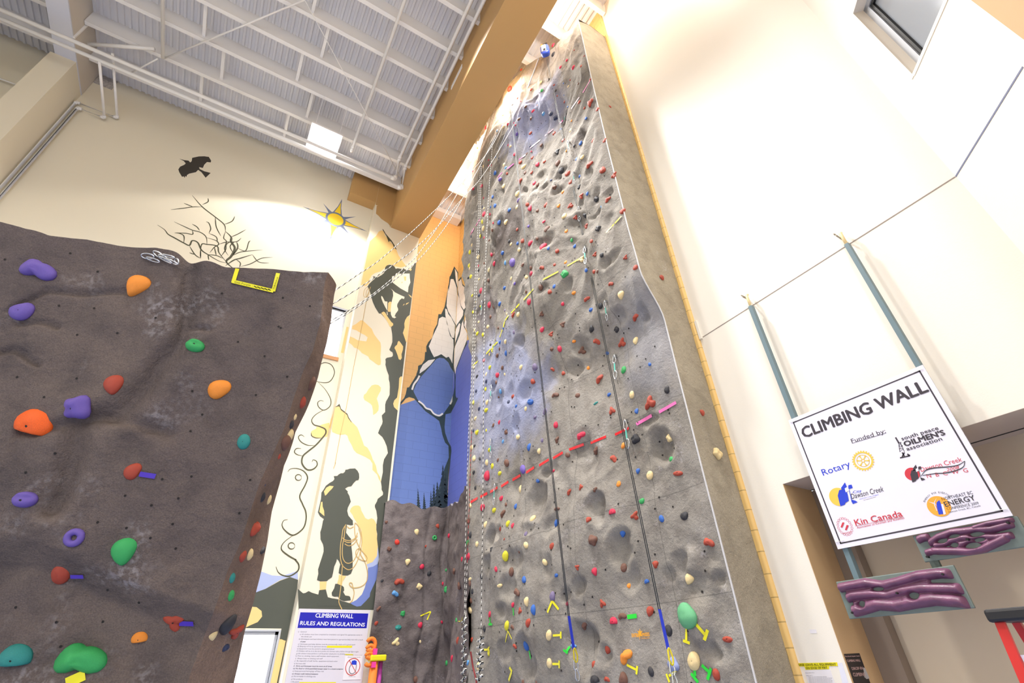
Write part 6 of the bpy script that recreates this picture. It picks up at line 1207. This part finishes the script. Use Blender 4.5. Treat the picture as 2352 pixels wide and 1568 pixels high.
tapes(T_((e_(302, 1192), e_(350, 1190)), (e_(345, 1192), e_(372, 1160))), 'Y', 4, 'crumpled yellow tape left of the yellow ring-shaped hold', 'route tapes at the foot of the tower', join=True)
tapes(T_((e_(375, 825), e_(380, 900)), (e_(360, 905), e_(402, 903))), 'G', 4.5, 'green T-shaped tape below the crimson hold', 'route tapes at the foot of the tower', join=True)
tapes(T_((e_(640, 720), e_(645, 805))), 'G', 3.5, 'short green tape below a small crimson hold', 'route tapes at the foot of the tower', join=True)
tapes(T_((e_(822, 1200), e_(833, 1262)), (e_(834, 1262), e_(838, 1295))), 'G', 4.5, 'green tape below the tall blue hold', 'route tapes at the foot of the tower', join=True)
tapes(T_((e_(1280, 1155), e_(1240, 1215)), (e_(1207, 1190), e_(1257, 1232))), 'G', 5, 'green T-shaped tape under the flat light blue hold', 'route tapes at the foot of the tower', join=True)
tapes(T_((f_(207, 822), f_(313, 808))), 'G', 9, 'wide green tape beside the brown bow-tie hold', 'route tapes at the foot of the tower', join=True)
tapes(T_((f_(878, 935), f_(875, 1085)), (f_(838, 1088), f_(917, 1118))), 'Y', 6, 'yellow T-shaped tape straight below the big sea-green hold', 'route tapes at the foot of the tower', join=True)
tapes(T_((f_(968, 885), f_(1085, 1020)), (f_(1115, 965), f_(1075, 1080))), 'Y', 7, 'yellow T-shaped tape slanting down right of the big sea-green hold', 'route tapes at the foot of the tower', join=True)
tapes(T_((f_(200, 1362), f_(305, 1415)), (f_(320, 1375), f_(310, 1470))), 'Y', 5, 'yellow T-shaped tape under the long orange hold', 'route tapes at the foot of the tower', join=True)
tapes(T_((f_(760, 1425), f_(680, 1490)), (f_(650, 1465), f_(685, 1560))), 'Y', 5, 'yellow T-shaped tape under the lavender hold', 'route tapes at the foot of the tower', join=True)
tapes(T_((f_(968, 1400), f_(975, 1490)), (f_(930, 1460), f_(1010, 1560))), 'G', 7, 'green T-shaped tape straight below the big cream hold', 'route tapes at the foot of the tower', join=True)
tapes(T_((f_(1050, 1365), f_(1130, 1440)), (f_(1155, 1400), f_(1115, 1530))), 'G', 7, 'green T-shaped tape slanting right from the big cream hold', 'route tapes at the foot of the tower', join=True)
ns = lambda x, y: nook_surf(x, y)[0]; nn2 = lambda p: Vector((-.25, -.96, 0)).normalized()
tapes(T_((g9(1825, 965), g9(1915, 925)), (g9(1918, 925), g9(1885, 1000))), 'Y', 2.6, 'thin yellow tape hook on the dark nook rock', None, ns, nn2, True)
tapes(T_((g9(2165, 1012), g9(2200, 1010)), (g9(2205, 975), g9(2195, 1045))), 'Y', 2.6, 'thin yellow T-shaped tape at the right of the nook rock', None, ns, nn2, True)
h5 = lambda x, y: (x/2.93, 1033+y/2.93); i5 = lambda x, y: (x/2.94, 500+y/2.94)
tapes(T_((h5(945, 162), h5(1050, 178))), 'V', 11, 'purple tape right of the upper brick-red boulder hold', None, bhit, bnormal, True)
tapes(T_((h5(485, 846), h5(572, 845))), 'V', 9, 'dark purple tape right of the egg-shaped red boulder hold', None, bhit, bnormal, True)
tapes(T_((h5(1215, 1160), h5(1310, 1162))), 'V', 11, 'purple tape right of the lowest red boulder hold', None, bhit, bnormal, True)
tapes(T_((h5(450, 1568), h5(580, 1510))), 'Y', 22, 'wide yellow tape under the big green boulder hold', None, bhit, bnormal, True)
o = tapes(T_((i5(1607, 348), i5(1578, 442)), (i5(1572, 432), i5(1850, 498)), (i5(1880, 378), i5(1848, 500))), 'Y', 8.5, 'yellow tape bracket with handwriting near the top of the boulder', None, bhit, bnormal, True)
for (t, A, B, T) in [('Old Purple -', (1588, 444), (1712, 470), (1592, 432)), ('~nnmn nnv', (1722, 474), (1830, 498), (1726, 462)), ('ynnmnl', (1850, 488), (1878, 408), (1840, 485))]:
    off = lambda x, y: (lambda p: p+bnormal(p)*.014)(bhit(*i5(x, y)))
    if t[0] == 'O': fit_text(t, off(*A), off(*B), off(*T), MATS['marker_olive'], 'handwriting', o)
    else: strokes('handwriting', [[i5(A[0]+(B[0]-A[0])*k/9+(2 if k % 2 else -2), A[1]+(B[1]-A[1])*k/9-5+(3 if k % 2 else -3)) for k in range(10)]], lambda q: (lambda p: p+bnormal(p)*.014)(bhit(*q)), m_black, o, .006)
# maker's mark in orange lettering on the rock
mk = lambda x, y: (lambda p: p+tnormal(p)*.02)(hit(*f_(x, y)))
lo = mat('stencil_orange', '#e8a11c', .5)
c0_ = hit(*f_(355, 1020)); n0_ = tnormal(c0_); up0 = Vector((0, 0, 1)); up0 = (up0-n0_*up0.z).normalized(); rt0 = up0.cross(n0_)
def lp(x, y):   # crop pixels about the centre of the mark -> plane on the rock
    d = ray(*f_(x, y)); q0 = c0_+n0_*.025; t = (q0-EYE).dot(n0_)/d.dot(n0_); return EYE+d*t
logo = empty('stencilled_logo', c0_, 'orange ENTRE PRISES lettering with a star figure on the lower tower', 'logo')
fit_text('ENTRE', lp(255, 1050), lp(332, 1048), lp(255, 1008), lo, 'lettering', logo, .03); fit_text('PRISES', lp(372, 1042), lp(455, 1036), lp(372, 1002), lo, 'lettering', logo, .03); fit_text('Climbing walls', lp(360, 1068), lp(455, 1062), lp(360, 1052), lo, 'lettering', logo, .01)
link('star_figure', MB().flat([lp(*q) for q in ((343, 950), (352, 985), (375, 975), (358, 1005), (372, 1045), (350, 1030), (343, 1085), (336, 1030), (318, 1048), (330, 1005), (315, 975), (336, 985))]).mesh('s'), lo, logo)
# ---- ropes
m_rw = mat('rope_white', '#dcd9d2', .7); m_rk = mat('rope_black', '#24231f', .7); m_rr = mat('rope_red', '#a02a30', .7); m_belay = mat('rope_dark_grey', '#3b3d3c', .6)
def rope(name, pts, r, mats_, label, cat='rope', group=None, seg=.03, n=6, redrange=None):
    P_ = [Vector(p) for p in pts]; out = []
    for a, b in zip(P_, P_[1:]):
        k = max(1, int((b-a).length/seg)); out += [a.lerp(b, i/k) for i in range(k)]
    out.append(P_[-1]); mb = MB().tube(out, r, n, cap=False); me = mb.mesh(name)
    for m in mats_: me.materials.append(m)
    if len(mats_) > 1:
        idx = []
        for j, p in enumerate(me.polygons):
            i, k = divmod(j, n); v_ = (i//1+k) % 4 < 2; v_ = int(v_)
            if redrange and redrange[0] < i/len(out) < redrange[1] and v_ == 0: v_ = 2
            idx.append(v_)
        me.polygons.foreach_set('material_index', idx)
    o = link(name, me, None, None, True); return tag(o, label, cat, group)
def depthline(pxs, D0, D1):
    """points along a rope whose two ends lie D0 and D1 away; depth runs like that of a straight line"""
    L = [0]
    for a, b in zip(pxs, pxs[1:]): L.append(L[-1]+math.hypot(b[0]-a[0], b[1]-a[1]))
    return [EYE+ray(*q)*(1/((1-l/L[-1])/D0+l/L[-1]/D1)) for q, l in zip(pxs, L)]
def dof(p): return (p-EYE).dot(FW)
def sm3(pts, n=5):
    P_ = [pts[0]]+list(pts)+[pts[-1]]; out = []
    for i in range(1, len(P_)-2):
        a, b, c, d = P_[i-1:i+3]
        for k in range(n):
            t = k/n; out.append(.5*((2*b)+(-a+c)*t+(2*a-5*b+4*c-d)*t*t+(-a+3*b-3*c+d)*t**3))
    return out+[pts[-1]]
bt = EYE+ray(757, 655)*3.25
far1 = dof(hit(1165, 250))-.3; far2 = dof(hit(1195, 235))-.3
for pxs, lab, D1 in [([(728, 693), (757, 675), (820, 632), (889, 583), (1007, 475), (1080, 398), (1128, 338), (1156, 285)], 'black and white rope from the boulder top to the tower, uppermost at the boulder', far1),
     ([(722, 722), (757, 702), (840, 651), (938, 583), (999, 527), (1053, 466), (1120, 387), (1190, 270)], 'black and white rope from the boulder to the tower, crossing the window head', far2),
     ([(728, 752), (760, 736), (812, 706), (870, 665), (925, 618), (961, 583), (1008, 517), (1032, 476), (1053, 439), (1075, 392), (1100, 345)], 'slacker black and white rope below the other two, bowed upward at the tower', far1-.5),
     ([(728, 758), (760, 742), (812, 711), (872, 668), (930, 624), (974, 583), (1026, 517), (1059, 462), (1083, 417), (1115, 357), (1140, 310)], 'slackest black and white rope over the painted climber', far1-.4)]:
    rope('climbing_rope', sm3(depthline(pxs, 3.55, D1)), .0042, [m_rw, m_rk], lab, 'rope', 'ropes slung from the boulder to the tower', .02)
# hanging ropes at the left of the tower
def hang(pxs, X_, y_add=0): return [hx(q[0], q[1], X_) for q in pxs]
hA = hang([(1103, 380), (1097, 540), (1091, 650), (1084, 850), (1076, 1000), (1069, 1250), (1067, 1420), (1064, 1500), (1063, 1640)], 3.50)
rope('climbing_rope', sm3(hA), .0058, [m_rw, m_rk], 'checked rope hanging before the left edge of the tower', 'rope', 'ropes hanging at the left of the tower', .02)
hA2 = hang([(1106, 380), (1101, 540), (1095, 650), (1089, 850), (1083, 1000), (1077, 1180), (1071, 1360), (1070, 1420)], 3.50)
rope('climbing_rope', sm3(hA2), .0058, [m_rw, m_rk, m_rr], 'checked rope with a red middle part, close beside the leftmost rope', 'rope', 'ropes hanging at the left of the tower', .02, redrange=(.72, .93))
hB = hang([(1131, 330), (1123, 440), (1117, 560), (1114, 650), (1111, 850), (1110, 1000), (1109, 1170), (1107, 1300), (1105, 1450), (1103, 1480)], 3.50)
rope('climbing_rope', sm3(hB), .0062, [m_rw, m_rk], 'checked rope hanging right of the close pair of ropes', 'rope', 'ropes hanging at the left of the tower', .02)
for (c0x, y0_, y1_, lab) in [(1067, 1415, 1600, 'braided tail of the leftmost hanging rope'), (1104, 1460, 1562, 'braided tail of the right hanging rope')]:
    pts = []
    for k in range(90):
        t = k/89; y_ = y0_+(y1_-y0_)*t; amp = 5.5 if c0x < 1080 else 7; ph = t*math.pi*(22 if c0x < 1080 else 14)
        p = hx(c0x+amp*math.sin(ph)-3*t, y_+3*math.sin(2*ph), 3.50+.03*math.cos(ph)); pts.append(p)
    rope('rope_braid', pts, .013, [m_rw, m_rk], lab, 'rope', None, .02)
o = rope('loose_rope', [hx(1081, 1496, 3.55), hx(1086, 1530, 3.57), hx(1094, 1562, 3.55), hx(1096, 1600, 3.55)], .012, [mat('rope_maroon', '#7a2024', .7)], 'short maroon rope end beside the braided rope')
# belay lines from the auto belays down to their straps
def strap_set(top, mid, bot, label, lab2):
    a = top; b = mid
    for s in (-1, 1): 
        q = MB().tube([a+Vector((0, s*.014, 0)), b+Vector((0, s*.012, 0))], .0055, 6).build('belay_line', m_belay, None, True); tag(q, f"{'right' if s < 0 else 'left'} strand of the dark belay line, {label}", 'rope', 'dark belay lines '+label)
    e = empty('belay_strap', bot, lab2, 'strap'); d = (bot-b); s_ = Vector((-.3, -1, 0)).cross(d).normalized()*.016; n_ = d.cross(s_).normalized()*.003
    MB().obox((b+bot)/2, d/2, s_, n_).build('webbing', mat('webbing_blue', '#1a2fb5', .6), e)
    fit_text('PERFORMANCE', b+d*.25+s_.normalized()*.004-n_*1.3+Vector((-.004, -.004, 0)), b+d*.7+s_.normalized()*.004-n_*1.3+Vector((-.004, -.004, 0)), b+d*.25-s_.normalized()*.008-n_*1.3+Vector((-.004, -.004, 0)), ww, 'lettering', e)
    dn = d.normalized(); sd = s_.normalized()
    for k, (m, w_, l_, nm) in enumerate([(mat('keeper_yellow', '#cdbb1e', .4), .020, .14, 'keeper'), (mat('carabiner_steel', '#c9ccd0', .25, metal=.9), .024, .12, 'carabiner'), (MATS['carabiner_steel'], .022, .12, 'carabiner')]):
        c = bot+dn*(.06+k*.095)+sd*.006*(1 if k == 0 else -1); loop = [c+dn*l_/2*math.cos(t)+sd*w_*math.sin(t)*(1.15 if math.cos(t) > 0 else .85) for t in [i*math.pi/8 for i in range(16)]]
        MB().tube(loop, .006 if k else .009, 8, closed=True).build(nm, m, e, True)
D1_ = hit(1262, 140); dev_c = D1_+Vector((-.34, -.02, .05))
mid1 = hit(1537, 1400)+Vector((-.16, -.02, 0)); bot1 = hit(1558, 1490)+Vector((-.16, -.02, 0))
top1 = EYE+ray(1256, 136)*dof(dev_c)
strap_set(top1, mid1, bot1, 'right of the middle of the tower', 'blue strap with yellow keeper and carabiners on the right belay line')
top2 = EYE+ray(1168, 212)*(dof(hit(1185, 250))-.4)
mid2 = hit(1329, 1415)+Vector((-.16, -.02, 0)); bot2 = hit(1341, 1490)+Vector((-.16, -.02, 0))
strap_set(top2, mid2, bot2, 'left of the middle of the tower', 'blue strap with yellow keeper and carabiners on the left belay line')
# auto belay units
def autobelay(c, n_, s, label, main='#2d4fc0'):
    e = empty('auto_belay', c, label, 'belay device'); up_ = Vector((0, 0, 1)); rt_ = up_.cross(n_).normalized()
    bm = bmesh.new(); bmesh.ops.create_icosphere(bm, subdivisions=3, radius=1)
    for v in bm.verts: q = v.co; v.co = Vector(tuple(math.copysign(abs(t)**.55, t) for t in q)); 
    body = bpy.data.meshes.new('body'); 
    for v in bm.verts: v.co = c+rt_*v.co.x*.13*s+up_*v.co.z*.24*s+n_*v.co.y*.10*s
    bm.to_mesh(body); bm.free(); link('body', body, mat('belay_blue', main, .3, coat=.4), e, True)
    MB().obox(c-n_*.0+n_*.085*s-rt_*.02*s, rt_*.07*s, up_*.17*s, n_*.03*s).build('silver_cover', mat('belay_silver', '#dfe1ea', .25, metal=.3), e, bevel=.02)
    MB().obox(c+up_*.28*s+rt_*.02*s, rt_*.07*s, up_*.05*s, n_*.06*s).build('bracket', m_black, e, bevel=.01); MB().obox(c+up_*.26*s-rt_*.07*s+n_*.03*s, rt_*.03*s, up_*.07*s, n_*.03*s).build('orange_tag', MATS['foam_orange'], e, bevel=.005)
    MB().tube([c+up_*.25*s, c+up_*.3*s-n_*.5*s], .02, 8).build('mounting_arm', m_steel, e, True)
    MB().obox(c-up_*.12*s+n_*.10*s, rt_*.03*s, up_*.04*s, n_*.02*s).build('line_guide', m_black, e)
autobelay(EYE+ray(1252, 117)*dof(dev_c), Vector((-.75, -.65, -.1)).normalized(), .86, 'blue and silver auto belay unit hanging at the very top of the tower')
rope('tether_rope', [EYE+ray(1237, 135)*(dof(dev_c)), EYE+ray(1215, 195)*dof(hit(1215, 195)), EYE+ray(1165, 300)*(dof(hit(1165, 300))), EYE+ray(1145, 345)*(dof(hit(1145, 345))-.1)], .014, [mat('tether_pale', '#c9ccd6', .5)], 'pale tether running down left from the blue auto belay')
o = MB().tube([hit(1101, 335)+Vector((-.1, -.1, 0)), hit(1100, 350)+Vector((-.1, -.1, 0))], .02, 6).build('yellow_sling', TC['Y'][1]); tag(o, 'yellow sling hanging at the upper left edge of the tower', 'sling')
# quickdraws
qd = [(1302, 262, 1299, 285), (1308, 326, 1311, 351), (1320, 397, 1324, 424), (1332, 478, 1335, 512), (1347, 570, 1351, 608), (1394, 692, 1401, 737), (1415, 818, 1419, 872), (1440, 966, 1449, 1031), (1110, 692, 1109, 724), (1132, 885, 1131, 922), (1131, 1010, 1132, 1052), (1141, 1112, 1139, 1160), (1140, 782, 1138, 812)]
where = ['highest on the right line of draws', 'second highest, beside the dark rope', 'third highest, beside the dark rope', 'just above the yellow tape dash', 'beside the star-like cream hold', 'right of the dark rope at mid height', 'behind the dark rope at mid height', 'hanging over the red tape line on the right', 'high at the left edge of the tower', 'at the left in the blue-tinted rock', 'at the left above the purple hold', 'hanging over the red tape line on the left', 'crossing the yellow tape line on the left']
sl = mat('sling_mint', '#5fb9a8', .6)
for (x0, y0_, x1, y1_), wh in zip(qd, where):
    a = hit(x0, y0_); b = hit(x1, y1_); n_ = tnormal(a); off = n_*.045; a = a+off; b = b+n_*.05; d = b-a; L = d.length; dn = d.normalized(); sd = dn.cross(n_).normalized(); e = empty('quickdraw', a, 'quickdraw '+wh, 'quickdraw', 'quickdraws on the tower'); r_ = L*.035
    for (f0, f1) in ((.0, .34), (.66, 1.0)):
        c = a+d*(f0+f1)/2; l_ = L*(f1-f0)/2
        MB().tube([c+dn*l_*math.cos(t)+sd*l_*.42*math.sin(t)*(1.2 if (math.cos(t) < 0) == (f0 > .5) else .85) for t in [i*math.pi/7 for i in range(14)]], r_*.62, 6, closed=True).build('carabiner', MATS['carabiner_steel'], e, True)
    MB().obox(a+d*.5, d*.19, sd*r_*.75, n_*r_*.3).build('sling', sl if L < .5 else sl, e)
    MB().obox(a-off*.5, dn*r_*1.6, sd*r_*1.1, n_*.02).build('hanger', MATS['carabiner_steel'], e)
# carabiners on the chain at the boulder top
CP = [(338, 600, 30, 12, .1), (362, 596, 28, 11, .5), (350, 608, 34, 7, .3), (378, 608, 36, 6, .45), (372, 602, 22, 9, .35), (392, 612, 34, 6, .42), (404, 612, 15, 11, .9), (385, 600, 30, 5, .25)]
e = empty('anchor_hardware', bhit(370, 606)+Vector((0, -.04, .02)), 'cluster of steel carabiners and a chain lying on the boulder lip', 'carabiners')
for (px, py, l_, w_, an) in CP:
    c = bhit(px, py)+Vector((0, -.035, .01)); D = dof(c)/FPX; dx = RT*math.cos(an)-UP*math.sin(an); dy = RT*math.sin(an)+UP*math.cos(an)
    MB().tube([c+dx*l_*D*.5*math.cos(t)+dy*w_*D*.5*math.sin(t)-FW*.006*math.sin(t+an) for t in [i*math.pi/8 for i in range(16)]], .0038, 7, closed=True).build('carabiner', MATS['carabiner_steel'], e, True)
print('SCRIPT DONE')
